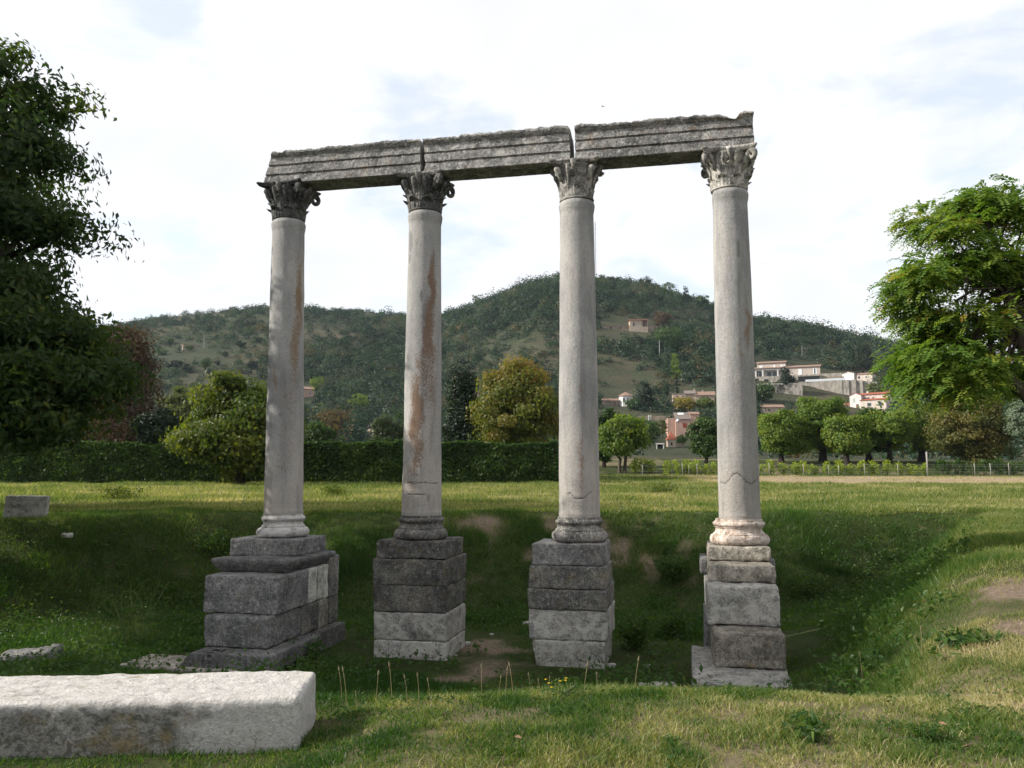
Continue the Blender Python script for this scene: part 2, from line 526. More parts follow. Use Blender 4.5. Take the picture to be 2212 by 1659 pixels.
def granite(name, crack_z, stain_col, seed):
    t = NT(name)
    o = t.coord('Object', loc=(seed, 2 * seed, 0))
    fine = t.noise(o, 34, 5, 0.8); med = t.noise(o, 12, 6, 0.7)
    big = t.noise(t.coord('Object', scale=(1, 1, 0.45), loc=(seed, 0, seed)), 1.7, 5, 0.6)
    c = t.ramp(big, [(0.34, (0.215, 0.215, 0.213)), (0.5, (0.305, 0.30, 0.292)), (0.68, (0.385, 0.365, 0.345))])
    c = t.mix(t.ramp(fine, [(0.36, 0.55), (0.47, 0.0)]), c, (0.13, 0.125, 0.12))
    wb = t.noise(t.coord('Object', scale=(1, 1, 0.4), loc=(seed, 9, 2)), 1.4, 5, 0.65)
    sz = t.n('ShaderNodeSeparateXYZ', {0: t.coord('Object')}).outputs['Z']
    low = t.ramp(t.math('ADD', t.math('MULTIPLY', sz, 0.17), t.math('MULTIPLY', wb, 0.8)), [(0.40, 0.36), (0.75, 0.0)])
    c = t.mix(low, c, (0.40, 0.33, 0.26))
    c = t.mix(t.ramp(fine, [(0.56, 0.0), (0.72, 0.5)]), c, (0.55, 0.49, 0.44))
    c = t.mix(t.ramp(med, [(0.62, 0.0), (0.70, 0.6)]), c, (0.16, 0.155, 0.15))
    # dark streaked grime and pale scars
    st = t.noise(t.coord('Object', scale=(5, 5, 0.7), loc=(seed, 3, 1)), 1.6, 6, 0.65, 0.3)
    c = t.mix(t.ramp(st, [(0.50, 0.0), (0.72, 0.55)]), c, (0.165, 0.163, 0.16))
    # rust-coloured lichen where the shaft carries it, broken up into grains
    grain = t.noise(t.coord('Object', scale=(1, 1, 0.75)), 42, 5, 0.75)
    sm = t.ramp(t.math('ADD', t.attr('stain'), t.math('MULTIPLY', t.math('SUBTRACT', grain, 0.5), 2.6)), [(0.42, 0.0), (0.74, 0.78)])
    sc = t.mix(t.noise(t.coord('Object'), 7, 5, 0.7), stain_col[0], stain_col[1])
    c = t.mix(sm, c, sc)
    c = t.mix(t.attr('patch'), c, (0.165, 0.16, 0.16))
    c = t.mix(t.attr('crack'), c, (0.075, 0.068, 0.062))
    h = t.math('ADD', fine, t.math('MULTIPLY', med, 0.8))
    return t.finish(c, 0.9, t.bump(h, 0.6, 0.025), 0.15)

STAINS = {   # (azimuth from the viewer's side, + = picture right; z; width in azimuth; height; strength)
    0: [(0.75, 4.2, 0.22, 1.0, 0.75), (0.55, 3.3, 0.25, 1.1, 0.62), (-0.55, 2.7, 0.22, 0.5, 0.5), (0.25, 2.2, 0.5, 1.4, 0.34), (0.9, 4.9, 0.22, 0.6, 0.45), (0.1, 1.1, 0.6, 0.4, 0.3)],
    1: [(0.50, 4.4, 0.17, 0.75, 0.95), (0.45, 3.5, 0.28, 1.0, 0.75), (0.1, 2.7, 0.5, 0.9, 0.52), (-0.45, 1.9, 0.30, 0.75, 0.85), (-0.35, 1.2, 0.28, 0.55, 0.65), (-0.25, 2.9, 0.2, 0.35, 0.55), (0.5, 2.3, 0.5, 0.9, 0.45), (-0.5, 0.6, 0.2, 0.4, 0.45)],
    2: [(0.05, 2.2, 0.15, 0.25, 0.45), (0.0, 0.9, 0.14, 0.8, 0.5), (-0.4, 1.0, 0.3, 0.6, 0.25)],
    3: [(0.80, 3.4, 0.22, 0.5, 0.62), (0.30, 2.8, 0.16, 0.5, 0.40), (0.15, 2.2, 0.25, 0.6, 0.33), (1.0, 4.6, 0.15, 1.2, 0.30), (-0.2, 0.6, 0.6, 0.5, 0.28), (-0.5, 3.2, 0.2, 0.2, 0.3)]}
CRACKS = {0: [], 1: [(0.62, 0.05, 0.9, 0.7), (0.40, -0.30, 0.45, 0.38)], 2: [(0.42, 0.05, 0.6, 1.3)], 3: [(0.70, 0.1, 1.1, 1.5)]}
PATCH = {0: [(-0.1, 0.9, 0.05, 0.05), (-0.25, 1.9, 0.09, 0.03)], 1: [(-0.12, 4.15, 0.10, 0.11), (0.35, 0.33, 0.06, 0.07), (-1.05, 5.25, 0.22, 0.22), (-1.1, 4.95, 0.15, 0.12)], 2: [(0.85, 4.2, 0.05, 0.07)], 3: [(0.42, 4.75, 0.09, 0.16)]}

def shaft_mesh(ci):
    H = Z_CAP - Z_SHAFT
    z = np.concatenate([np.linspace(0, 0.2, 12), np.linspace(0.215, 5.68, 300), np.linspace(5.69, H, 18)])
    q = z / H
    r = 0.372 - 0.058 * q ** 1.35
    r = r + 0.016 * np.exp(-(z / 0.075) ** 2) - 0.012 * np.exp(-((z - 0.02) / 0.02) ** 2)
    r = r + 0.026 * np.exp(-((z - (H - 0.085)) / 0.062) ** 2) + 0.012 * np.exp(-((z - (H - 0.17)) / 0.05) ** 2)
    r[-1] -= 0.035; r[-2] -= 0.012
    V, F, th = lathe(np.stack([r, z], -1), 120, 0.009, 40 + ci, 1.6)
    A = np.tile(th, len(z)); Z = np.repeat(z, 120)
    view = math.atan2(-COLS[ci][1], -COLS[ci][0])            # direction of the viewer from this column
    az = (A - view + np.pi) % (2 * np.pi) - np.pi            # + towards picture right
    nz = fbm(V * 2.6 + ci * 5, 4, 60 + ci)
    stain = np.zeros(len(V))
    for a, zz, wa, wz, s in STAINS[ci]:
        stain = np.maximum(stain, min(s * 1.3, 1.1) * np.exp(-((az - a + nz * 0.42) / (wa * 1.35)) ** 2 - ((Z - zz + nz * 0.4) / wz) ** 2))
    crack = np.zeros(len(V)); wob = fbm(np.stack([az * 1.5, az * 0, az * 0], -1), 4, 70 + ci, 0.5) * 1.3
    for zz, a0, a1_, amp in [(c_[0], c_[1] - c_[2], c_[1] + c_[2], c_[3]) for c_ in CRACKS[ci]]:
        line = zz + wob * 0.09 * amp
        w = np.exp(-((Z - line) / 0.009) ** 2) * sstep(a0 - 0.1, a0 + 0.05, az) * sstep(a1_ + 0.1, a1_ - 0.05, az)
        crack = np.maximum(crack, w)
    patch = np.zeros(len(V))
    for a, zz, wa, wz in PATCH[ci]:
        d = ((az - a) / wa) ** 2 + ((Z - zz) / wz) ** 2
        patch = np.maximum(patch, sstep(1.25, 0.85, d + nz * 0.8) * 0.75)
    # cracks are cut into the stone; column 4 has a flat broken-off flank on its left
    rr = np.linalg.norm(V[:, :2], axis=1)
    k = (rr - 0.014 * crack - 0.004 * patch) / rr
    V[:, 0] *= k; V[:, 1] *= k
    if ci == 3:
        ux, uy = math.cos(view - 1.45), math.sin(view - 1.45)
        dd = V[:, 0] * ux + V[:, 1] * uy
        lim = 0.306 + 0.02 * fbm(np.stack([Z * 1.3, Z * 0, Z * 0], -1), 3, 5) - 0.006 * (Z - 3)
        ex = np.clip(dd - lim, 0, 1) * 0.8
        V[:, 0] -= ex * ux; V[:, 1] -= ex * uy
    n = len(z)
    caps = [np.arange(119, -1, -1)[None], ((n - 1) * 120 + np.arange(120))[None]]
    return mesh_np('shaft', V, [F] + caps, True, vattr={'stain': stain, 'crack': crack, 'patch': patch})

def base_mesh(ci):
    def torus(rc, zc, a, b, n=9): return [(rc + a * math.cos(t_), zc + b * math.sin(t_)) for t_ in np.linspace(-math.pi / 2, math.pi / 2, n)]
    H = Z_SHAFT - Z_BASE
    if ci in (0, 1, 2):
        P = [(0.40, 0)] + torus(0.42, 0.10, 0.085, 0.095) + [(0.43, 0.205), (0.425, 0.225), (0.395, 0.25), (0.385, 0.28), (0.395, 0.305), (0.415, 0.315)] + torus(0.385, 0.36, 0.045, 0.042, 7) + [(0.385, 0.408), (0.385, H), (0.30, H)]
    else:
        P = [(0.42, 0)] + torus(0.44, 0.09, 0.075, 0.085) + [(0.45, 0.185), (0.43, 0.20), (0.405, 0.235), (0.40, 0.27), (0.415, 0.295), (0.43, 0.305)] + torus(0.405, 0.352, 0.045, 0.042, 7) + [(0.40, 0.405), (0.40, H), (0.30, H)]
    P = np.array(P)
    # resample densely
    s = np.concatenate([[0], np.cumsum(np.linalg.norm(np.diff(P, axis=0), axis=1))])
    u = np.linspace(0, s[-1], 70)
    P = np.stack([np.interp(u, s, P[:, 0]), np.interp(u, s, P[:, 1])], -1)
    V, F, th = lathe(P, 96, 0.045, 20 + ci, 3.2)
    V[:, 2] += fbm(V * 4 + ci, 3, 25) * 0.012 * (V[:, 2] < H - 0.02)
    return mesh_np('column_base', V, [F, np.arange(95, -1, -1)[None], (69 * 96 + np.arange(96))[None]], True)

def ring_tube(rings):
    """rings: (m, n, 3) -> closed skin"""
    m, n, _ = rings.shape
    i = (np.arange(m - 1)[:, None] * n + np.arange(n)[None]).ravel()
    j = (np.arange(m - 1)[:, None] * n + ((np.arange(n) + 1) % n)[None]).ravel()
    F = np.stack([i, j, j + n, i + n], -1)
    return rings.reshape(-1, 3), F, [np.arange(n - 1, -1, -1)[None], ((m - 1) * n + np.arange(n))[None]]

BELL = ([0.0, 0.30, 0.315], [0.20, 0.318, 0.0], [0.42, 0.335, 0], [0.56, 0.38, 0], [0.635, 0.435, 0])
def bell_r(z):
    return np.interp(z, [0.0, 0.2, 0.42, 0.56, 0.64], [0.300, 0.318, 0.338, 0.382, 0.43])

def acanthus(th0, z0, H, w, relief, seed, curl=1.0):
    m, n = 16, 13
    tt = np.linspace(0, 1, m); uu = np.linspace(-1, 1, n)
    rings = np.zeros((m, 2 * n, 3))
    for i, t_ in enumerate(tt):
        zz = z0 + H * (t_ if t_ < 0.82 else 0.82 + 0.5 * math.sin((t_ - 0.82) / 0.18 * 2.4) * 0.18)
        out = relief * (0.45 + 0.55 * t_) + curl * 0.085 * sstep(0.62, 1.0, t_)
        wid = w * (0.72 + 0.35 * math.sin(t_ * 2.6)) * (1 - 0.62 * sstep(0.8, 1.0, t_)) * (1 + 0.10 * math.sin(t_ * 22 + seed))
        for k, u in enumerate(uu):
            rib = 0.5 + 0.5 * math.cos(u * math.pi * 3)
            o_ = out * (1 - 0.35 * u * u) + relief * 0.55 * rib * (1 - 0.3 * abs(u)) - 0.010
            th = th0 + u * wid / 0.33
            zc = zz - 0.03 * u * u * (0.4 + t_)
            r0 = float(bell_r(min(max(zc, 0), 0.62)))
            rings[i, k] = ((r0 + o_) * math.cos(th), (r0 + o_) * math.sin(th), zc)
            th2 = th0 - u * wid * 0.93 / 0.33
            ob = max(out - 0.030 - 0.02 * t_, -0.02) if t_ > 0.5 else -0.02
            rings[i, n + k] = ((r0 + ob) * math.cos(th2), (r0 + ob) * math.sin(th2), zc - 0.004)
    return ring_tube(rings)

def capital_parts(ci, parent):
    worn = ci == 2
    rng = random.Random(300 + ci)
    Vs, Fs, off = [], {}, 0
    def put(V, faces):
        nonlocal off
        Vs.append(V)
        for f in faces: Fs.setdefault(f.shape[1], []).append(f + off)
        off += len(V)
    zz = np.linspace(0, 0.635, 26)
    V, F, _ = lathe(np.stack([bell_r(zz), zz], -1), 64, 0.0)
    put(V, [F, np.arange(63, -1, -1)[None], (25 * 64 + np.arange(64))[None]])
    ring = [(0.30 + 0.028 * math.cos(a), 0.018 + 0.018 * math.sin(a)) for a in np.linspace(-1.57, 1.57, 6)]
    V, F, _ = lathe(ring, 64, 0.0); put(V, [F])
    rl = 0.020 if worn else 0.034
    for k in range(8):
        V, F, c = acanthus(k * math.pi / 4 + 0.39, 0.0, 0.27 * rng.uniform(0.88, 1.05), 0.115, rl, k, (0.25 if worn else 1.0) * rng.uniform(0.4, 1.1)); put(V, [F] + c)
        V, F, c = acanthus(k * math.pi / 4, 0.03, 0.46 * rng.uniform(0.9, 1.03), 0.108, rl * 1.15, k + 3, (0.25 if worn else 1.0) * rng.uniform(0.4, 1.1)); put(V, [F] + c)
        # stalk with its sheath, between the leaves
        if not worn or k % 2:
            mb = MB()
            a = k * math.pi / 4 + 0.39
            aa = a + (0.13 if k % 2 else -0.13)
            pts = [(float(bell_r(z_) + o_) * math.cos(a + (aa - a) * z_ / 0.5), float(bell_r(z_) + o_) * math.sin(a + (aa - a) * z_ / 0.5), z_) for z_, o_ in ((0.24, 0.01), (0.34, 0.025), (0.44, 0.04), (0.53, 0.055), (0.60, 0.07))]
            mb.tube(pts, [0.018, 0.024, 0.034, 0.045, 0.02], 8)
            put(np.array(mb.v), [np.array([f for f in mb.f if len(f) == 4]), np.array([f for f in mb.f if len(f) == 8])])
    # flower stem on each face
    for k in range(4):
        mb = MB(); a = k * math.pi / 2
        pts = [(float(bell_r(z_) + o_) * math.cos(a), float(bell_r(z_) + o_) * math.sin(a), z_) for z_, o_ in ((0.40, 0.03), (0.52, 0.035), (0.60, 0.05), (0.68, 0.02))]
        mb.tube(pts, [0.015, 0.018, 0.045, 0.06], 8)
        put(np.array(mb.v), [np.array([f for f in mb.f if len(f) == 4]), np.array([f for f in mb.f if len(f) == 8])])
    V = np.concatenate(Vs)
    am = 0.022 if worn else 0.011
    V[:, :2] *= (1 + am * fbm(V * 9 + ci * 3, 3, ci + 80) / 0.3)[:, None]
    me = mesh_np('capital', V, [np.concatenate(f) for f in Fs.values()], True)
    cap = link('capital', me, M_CAP[ci], parent, (0, 0, Z_CAP - Z_BASE))
    # abacus: square with hollowed sides and blunt corners
    n = 18; ring_pts = []
    for s in range(4):
        a0 = s * math.pi / 2 - math.pi / 4
        for k in range(n):
            u = -1 + 2 * k / (n - 1)
            d = 0.395 + 0.085 * abs(u) ** 2.2
            x_, y_ = d, u * 0.455
            a = s * math.pi / 2
            ring_pts.append((x_ * math.cos(a) - y_ * math.sin(a), x_ * math.sin(a) + y_ * math.cos(a)))
    R = np.array(ring_pts)
    rows = [(0.86, 0.0), (0.93, 0.012), (0.95, 0.035), (0.97, 0.045), (1.0, 0.062), (1.0, 0.085), (0.985, 0.094), (0.9, 0.096)]
    rings = np.array([[(x_ * s_, y_ * s_, z_) for x_, y_ in R] for s_, z_ in rows])
    Va, Fa, ca = ring_tube(rings)
    wear = 1 + (0.06 if worn else 0.035) * fbm(Va * 6 + ci * 9, 3, 90 + ci) - (0.10 if worn else 0.03) * np.clip(fbm(Va * 3.2 + ci, 2, 95 + ci), 0, 1)
    Va[:, :2] *= wear[:, None]
    Va[:, 2] -= np.clip(fbm(Va * 5 + ci, 2, 97 + ci), 0, 1) * 0.03 * (Va[:, 2] > 0.05)
    link('abacus', mesh_np('abacus', Va, [Fa] + ca, True), M_CAP[ci], cap, (0, 0, 0.628))
    # corner scrolls (lost on the worn capital; several broken on the others)
    keep = {0: (0, 3), 1: (0, 3, 1), 2: (), 3: (1, 2, 3, 0)}[ci]
    for k in range(4):
        a = math.pi / 4 + k * math.pi / 2
        ca_, sa_ = math.cos(a), math.sin(a)
        mb = MB()
        path = [(0.36, 0.34), (0.385, 0.42), (0.42, 0.50), (0.47, 0.565)]
        rr = [0.03, 0.045, 0.06, 0.062]
        if k in keep:
            big = 0.095 if not (ci in (0, 1) and k == 0) else 0.105
            for q in range(17):
                ph = 1.9 - q * 0.36
                ra = big * (1 - q / 22.0)
                path.append((0.545 + ra * math.cos(ph), 0.525 + ra * math.sin(ph)))
                rr.append(0.056 - 0.0016 * q)
        else:
            path.append((0.50, 0.595)); rr.append(0.03)
        mb.tube([(r_ * ca_, r_ * sa_, z_) for r_, z_ in path], rr, 8)
        V = np.array(mb.v)
        V *= (1 + 0.02 * fbm(V * 14 + ci, 2, 12))[:, None]
        mb.v = [tuple(p) for p in V]
        mb.build('volute', M_CAP[ci], cap, True)

M_CAP = [stone_mat("capital_dark_left", (0.035, 0.04, 0.042), (0.12, 0.123, 0.12), (0.30, 0.285, 0.26), lich=0.15, white=0.25, seed=1.0, bump=0.8),
         stone_mat("capital_dark_second", (0.035, 0.04, 0.042), (0.14, 0.14, 0.136), (0.34, 0.325, 0.30), lich=0.15, white=0.18, seed=2.0, bump=0.8),
         stone_mat("capital_worn_pale", (0.09, 0.092, 0.092), (0.25, 0.24, 0.225), (0.48, 0.455, 0.42), lich=0.12, white=0.5, seed=3.0, bump=0.8),
         stone_mat("capital_crisp_pale", (0.075, 0.078, 0.075), (0.24, 0.235, 0.215), (0.50, 0.475, 0.43), lich=0.3, white=0.5, seed=4.0, bump=0.8)]
M_BASE = [stone_mat("base_white_left", (0.14, 0.135, 0.13), (0.36, 0.34, 0.32), (0.58, 0.55, 0.52), lich=0.1, white=0.7, seed=5.0),
          stone_mat("base_grey_second", (0.08, 0.08, 0.078), (0.20, 0.19, 0.175), (0.42, 0.40, 0.36), lich=0.3, white=0.35, seed=6.0),
          stone_mat("base_grey_third", (0.08, 0.078, 0.075), (0.22, 0.21, 0.195), (0.42, 0.39, 0.35), lich=0.2, white=0.35, seed=7.0),
          stone_mat("base_pink_right", (0.20, 0.14, 0.10), (0.45, 0.36, 0.29), (0.66, 0.58, 0.52), lichen=(0.42, 0.19, 0.07), lich=0.55, white=0.6, seed=8.0)]
STC = [((0.13, 0.085, 0.03), (0.22, 0.12, 0.045)), ((0.185, 0.085, 0.040), (0.12, 0.072, 0.032)), ((0.24, 0.14, 0.08), (0.20, 0.11, 0.06)), ((0.19, 0.11, 0.06), (0.24, 0.15, 0.09))]
COL_LAB = ["leftmost granite column, olive brown lichen up its shaft and a dark capital",
           "second granite column from the left, with a long rust red lichen streak",
           "third granite column from the left, pale clean shaft under a worn capital",
           "rightmost granite column with pinkish base and crisp pale carved capital"]
for ci, (cx, cy) in enumerate(COLS):
    col = thing('granite_column', COL_LAB[ci], 'column', (cx, cy, Z_BASE), -ROW_A, 'row of four standing columns')
    if ci == 0: col.rotation_euler = (0, rad(-0.75), -ROW_A)          # leans outwards a little
    bm_ = link('column_base', base_mesh(ci), M_BASE[ci], col)
    sh = link('shaft', shaft_mesh(ci), granite("granite_%d" % ci, CRACKS[ci], STC[ci], 3.0 + ci), None, None)
    sh.parent = col; sh.location = (0, 0, Z_SHAFT - Z_BASE); sh.rotation_euler = (0, 0, ROW_A)
    capital_parts(ci, col)

# ---------------------------------------------------------------- architrave blocks
def architrave(name, s0, s1, left_rake, right_rake, seed, tops, mat, label):
    L_ = s1 - s0
    prof = [(-0.27, 0.0), (0.0, 0.004), (0.20, 0.0), (0.315, 0.0), (0.33, 0.012), (0.332, 0.08), (0.334, 0.155), (0.323, 0.166), ('b', 0.178), (0.322, 0.190), (0.350, 0.198), (0.352, 0.27),
            (0.354, 0.345), (0.343, 0.356), ('b', 0.368), (0.342, 0.380), (0.368, 0.388), (0.370, 0.45), (0.372, 0.515), (0.360, 0.525), (0.378, 0.545), (0.40, 0.575), (0.425, 0.61), (0.43, 0.64), (0.41, 0.665),
            (0.30, 0.672), (0.1, 0.675), (-0.1, 0.672), (-0.30, 0.67), (-0.38, 0.65), (-0.39, 0.6), (-0.35, 0.53), (-0.34, 0.38), (-0.33, 0.19), (-0.31, 0.03)]
    NS = int(L_ / 0.0165)
    ss = np.linspace(0, L_, NS)
    m = len(prof)
    rings = np.zeros((NS, m, 3))
    bead = np.abs(np.sin(ss * math.pi / 0.066))
    nz1 = fbm(np.stack([ss * 3.1, ss * 0 + seed, ss * 0], -1), 4, seed)
    bd = sstep(-0.45, 0.1, fbm(np.stack([ss * 1.2, ss * 0 + seed * 3, ss * 0], -1), 3, seed + 4))
    cut = np.interp(ss / L_, [p[0] for p in tops], [p[1] for p in tops]) + np.clip(nz1, -0.2, 1) * 0.02
    for k, (d, z) in enumerate(prof):
        if d == 'b':
            base = prof[k - 1][0]
            d = base - 0.022 + (0.050 * bead) * bd
        rings[:, k, 1] = -d if not np.isscalar(d) else -d
        zz = np.full(NS, z, float)
        hi = sstep(0.50, 0.66, zz)
        rings[:, k, 2] = zz - hi * cut
        rings[:, k, 0] = ss + (left_rake * (z / 0.67)) * (1 - sstep(0.0, 0.5, ss)) - right_rake * (z / 0.67) * (1 - sstep(0, 0.5, L_ - ss))
    V, F, caps = ring_tube(rings)
    P = V + seed * 11
    V[:, 1] += fbm(P * 5, 4, seed + 1) * 0.010 + fbm(P * 17, 2, seed + 6) * 0.006
    V[:, 2] += fbm(P * 6 + 40, 4, seed + 2) * 0.010 * (V[:, 2] > 0.03) + fbm(P * 13, 4, seed + 8) * 0.045 * sstep(0.5, 0.62, V[:, 2])
    e = np.minimum(V[:, 0], L_ - V[:, 0])
    V[:, 0] += fbm(P * 7, 3, seed + 3) * 0.03 * sstep(0.1, 0.0, e)
    cx, cy = COLS[1]
    o = link(name, mesh_np(name, V, [F] + caps, False), mat)
    o.location = Vector((cx, cy, Z_ARCH)) + RDIR * s0
    o.rotation_euler = (0, 0, -ROW_A)
    return tag(o, label, 'architrave', 'carved lintel blocks over the columns')
M_ARCH = [stone_mat("architrave_%d" % i, (0.125, 0.125, 0.122), (0.32, 0.312, 0.30), (0.58, 0.56, 0.53), lichen=(0.36, 0.185, 0.085), lich=li, white=wh, seed=20.0 + i * 3, bump=0.9)
          for i, (li, wh) in enumerate([(0.30, 0.25), (0.25, 0.38), (0.55, 0.30)])]
architrave('architrave_block', -3.36, 0.0, 0.24, 0.0, 1, [(0, 0.02), (0.06, 0.03), (0.075, 0.055), (0.1, 0.02), (0.13, 0.05), (0.16, 0.015), (0.9, 0.0), (1, 0.02)], M_ARCH[0], "left architrave block, its broken end slanting over the leftmost column")
architrave('architrave_block', 0.085, 2.935, 0.0, 0.0, 2, [(0, 0.02), (0.12, 0.012), (0.22, 0.035), (0.26, 0.01), (0.7, 0.0), (0.97, -0.01), (1, 0.03)], M_ARCH[1], "middle architrave block between two dark gaps, spanning the inner columns")
architrave('architrave_block', 3.02, 6.27, 0.02, 0.0, 3, [(0, 0.03), (0.04, 0.0), (0.3, 0.03), (0.62, 0.02), (0.66, 0.045), (0.68, 0.02), (0.82, 0.05), (0.89, 0.14), (0.905, 0.15), (0.925, 0.05), (0.95, 0.02), (1, 0.03)], M_ARCH[2], "right architrave block with orange lichen and a notch in its top edge")

# ---------------------------------------------------------------- pedestals of stacked blocks
M_PED = {k: stone_mat("pedestal_" + k, *v[:3], lichen=v[3], lich=min(1, v[4] * 1.6), white=v[5] + 0.12, seed=v[6], bump=0.9) for k, v in {
    'grey': ((0.12, 0.118, 0.116), (0.235, 0.23, 0.222), (0.38, 0.37, 0.35), (0.20, 0.13, 0.045), 0.3, 0.12, 30.0),
    'dark': ((0.080, 0.078, 0.074), (0.165, 0.158, 0.145), (0.33, 0.31, 0.27), (0.20, 0.14, 0.04), 0.55, 0.10, 31.0),
    'pale': ((0.16, 0.155, 0.145), (0.33, 0.32, 0.295), (0.43, 0.41, 0.37), (0.26, 0.19, 0.08), 0.25, 0.45, 32.0),
    'white': ((0.24, 0.23, 0.20), (0.40, 0.385, 0.345), (0.55, 0.53, 0.48), (0.30, 0.2, 0.07), 0.2, 0.5, 33.0),
    'warm': ((0.13, 0.12, 0.10), (0.27, 0.245, 0.205), (0.44, 0.40, 0.34), (0.34, 0.2, 0.08), 0.4, 0.35, 34.0)}.items()}
PEDS = [
    ("left pedestal stepping down in wide grey blocks under the leftmost column", [
        # s0, s1, d_front, depth, z0, z1, material, rounding
        (-0.76, 0.62, 0.64, 1.30, 0.09, 0.40, 'grey', 0.05), (-0.74, 0.84, 1.30, 1.95, -0.145, 0.09, 'grey', 0.04, 'cornice'), (-0.58, 0.83, 1.75, 1.2, -0.79, -0.15, 'grey', 0.06),
        (-0.5, 0.80, 0.54, 0.42, -0.79, -0.15, 'white', 0.03), (-0.5, 0.81, 0.09, 0.24, -0.79, -0.15, 'white', 0.03), (-0.5, 0.80, -0.18, 0.20, -0.79, -0.15, 'white', 0.03), (-0.5, 0.82, -0.40, 0.45, -0.79, 0.0, 'dark', 0.04),
        (-0.40, 0.79, 2.0, 1.25, -1.32, -0.795, 'grey', 0.10), (-0.45, 0.81, 0.74, 0.70, -1.32, -0.795, 'dark', 0.04), (-0.45, 0.80, 0.03, 0.45, -1.32, -0.795, 'warm', 0.04), (-0.45, 0.81, -0.43, 0.45, -1.32, -0.795, 'dark', 0.04),
        (-0.62, 1.08, 2.45, 2.0, -1.62, -1.325, 'grey', 0.05, 'slab'), (-0.6, 0.98, 0.44, 1.3, -1.75, -1.325, 'dark', 0.05)]),
    ("second pedestal from the left, dark square block stack, pale at its foot", [
        (-0.65, 0.655, 0.64, 1.28, 0.085, 0.40, 'dark', 0.035), (-0.69, 0.71, 0.70, 1.38, -0.385, 0.08, 'dark', 0.035), (-0.675, 0.69, 0.70, 1.42, -0.855, -0.39, 'dark', 0.03),
        (-0.655, 0.715, 0.70, 1.30, -1.355, -0.86, 'pale', 0.045), (-0.64, 0.725, 0.71, 1.25, -1.95, -1.36, 'pale', 0.05)]),
    ("third pedestal from the left, dark in the middle over a pale tapered foot", [
        (-0.77, 0.49, 0.64, 1.25, 0.03, 0.40, 'grey', 0.04), (-0.81, 0.53, 0.68, 1.36, -0.365, 0.025, 'dark', 0.05), (-0.835, 0.545, 0.70, 1.42, -0.715, -0.37, 'dark', 0.035),
        (-0.81, 0.555, 0.68, 1.36, -1.225, -0.72, 'pale', 0.035), (-0.75, 0.515, 0.70, 1.30, -1.95, -1.23, 'white', 0.06)]),
    ("rightmost pedestal, steep stair of five sunlit edged blocks on a slab", [
        (-0.55, 0.46, 0.64, 1.30, 0.175, 0.40, 'warm', 0.05), (-0.68, 0.56, 0.30, 0.95, -0.09, 0.17, 'grey', 0.06), (-0.57, 0.46, 1.35, 1.04, -0.09, 0.165, 'warm', 0.06), (-0.61, 0.46, 1.85, 2.4, -0.675, -0.095, 'pale', 0.07),
        (-0.55, 0.46, 2.40, 1.6, -1.185, -0.68, 'warm', 0.09), (-0.64, 0.44, 0.78, 1.3, -1.70, -0.68, 'grey', 0.06), (-0.86, 0.48, 3.30, 2.5, -1.55, -1.19, 'pale', 0.07)])]
for pi_, (lab, blocks) in enumerate(PEDS):
    cx, cy = COLS[pi_]
    ped = thing('stone_pedestal', lab, 'pedestal', (cx, cy, -1.9), -ROW_A, 'block pedestals under the columns')
    for bi, b in enumerate(blocks):
        s0, s1, df, dp, z0, z1, mk, rr = b[:8]
        shape = b[8] if len(b) > 8 else None
        tp = None
        if shape == 'cornice':       # underside cut back in a slope
            def tp(P, h):
                k = (1 - np.clip((P[:, 2] + h[2]) / (2 * h[2]) * 1.5, 0, 1))
                P[:, 0] *= 1 - 0.16 * k; P[:, 1] += 0.14 * k * (P[:, 1] < 0)
                return P
        if shape == 'slab':          # left end runs out to a slope
            def tp(P, h):
                k = np.clip((P[:, 2] + h[2]) / (2 * h[2]), 0, 1)
                P[:, 0] += np.where(P[:, 0] < -h[0] * 0.4, 0.25 * k, 0)
                return P
        if pi_ == 2 and bi == 4:
            def tp(P, h):
                k = np.clip(-P[:, 2] / h[2] * 0.5 + 0.5, 0, 1)
                P[:, 0] = np.where(P[:, 0] < 0, P[:, 0] * (1 - 0.22 * k ** 1.5), P[:, 0] * (1 - 0.05 * k))
                return P
        me = stone_block('stone_block', (s1 - s0, dp, z1 - z0), 100 + pi_ * 20 + bi, rr * 0.38, 0.018, 0.033, 0.075, tp)
        bo = link('stone_block', me, M_PED[mk], ped, ((s0 + s1) / 2, -df + dp / 2, z0 + 1.9))

# ---------------------------------------------------------------- loose stones
t = NT("pale_topped_block")
o = t.coord('Object')
b1 = t.noise(o, 2.6, 6, 0.65, 0.3); b2 = t.noise(o, 9, 6, 0.7, 0.5); b3 = t.noise(o, 45, 5, 0.7)
geo = t.n('ShaderNodeTexCoord').outputs['Object']
sx = t.n('ShaderNodeSeparateXYZ', {0: geo})
up = t.ramp(t.math('ADD', sx.outputs['Z'], t.math('MULTIPLY', t.math('SUBTRACT', b2, 0.5), 0.22)), [(0.475, 0.0), (0.56, 1.0)])  # sunlit white put into the top's colour, front kept darker
rt = t.ramp(t.math('ADD', sx.outputs['X'], t.math('MULTIPLY', t.math('SUBTRACT', b1, 0.5), 1.4)), [(0.75, 0.0), (1.5, 0.85)])  # paler towards the right end
c0 = t.ramp(b1, [(0.3, (0.20, 0.195, 0.18)), (0.55, (0.32, 0.305, 0.275)), (0.75, (0.48, 0.455, 0.42))])
c0 = t.mix(t.ramp(t.noise(o, 22, 7, 0.75, 0.4), [(0.42, 0.75), (0.55, 0.0)]), c0, (0.07, 0.07, 0.06))
c0 = t.mix(t.ramp(b2, [(0.50, 0.0), (0.66, 0.65)]), c0, (0.07, 0.07, 0.055))
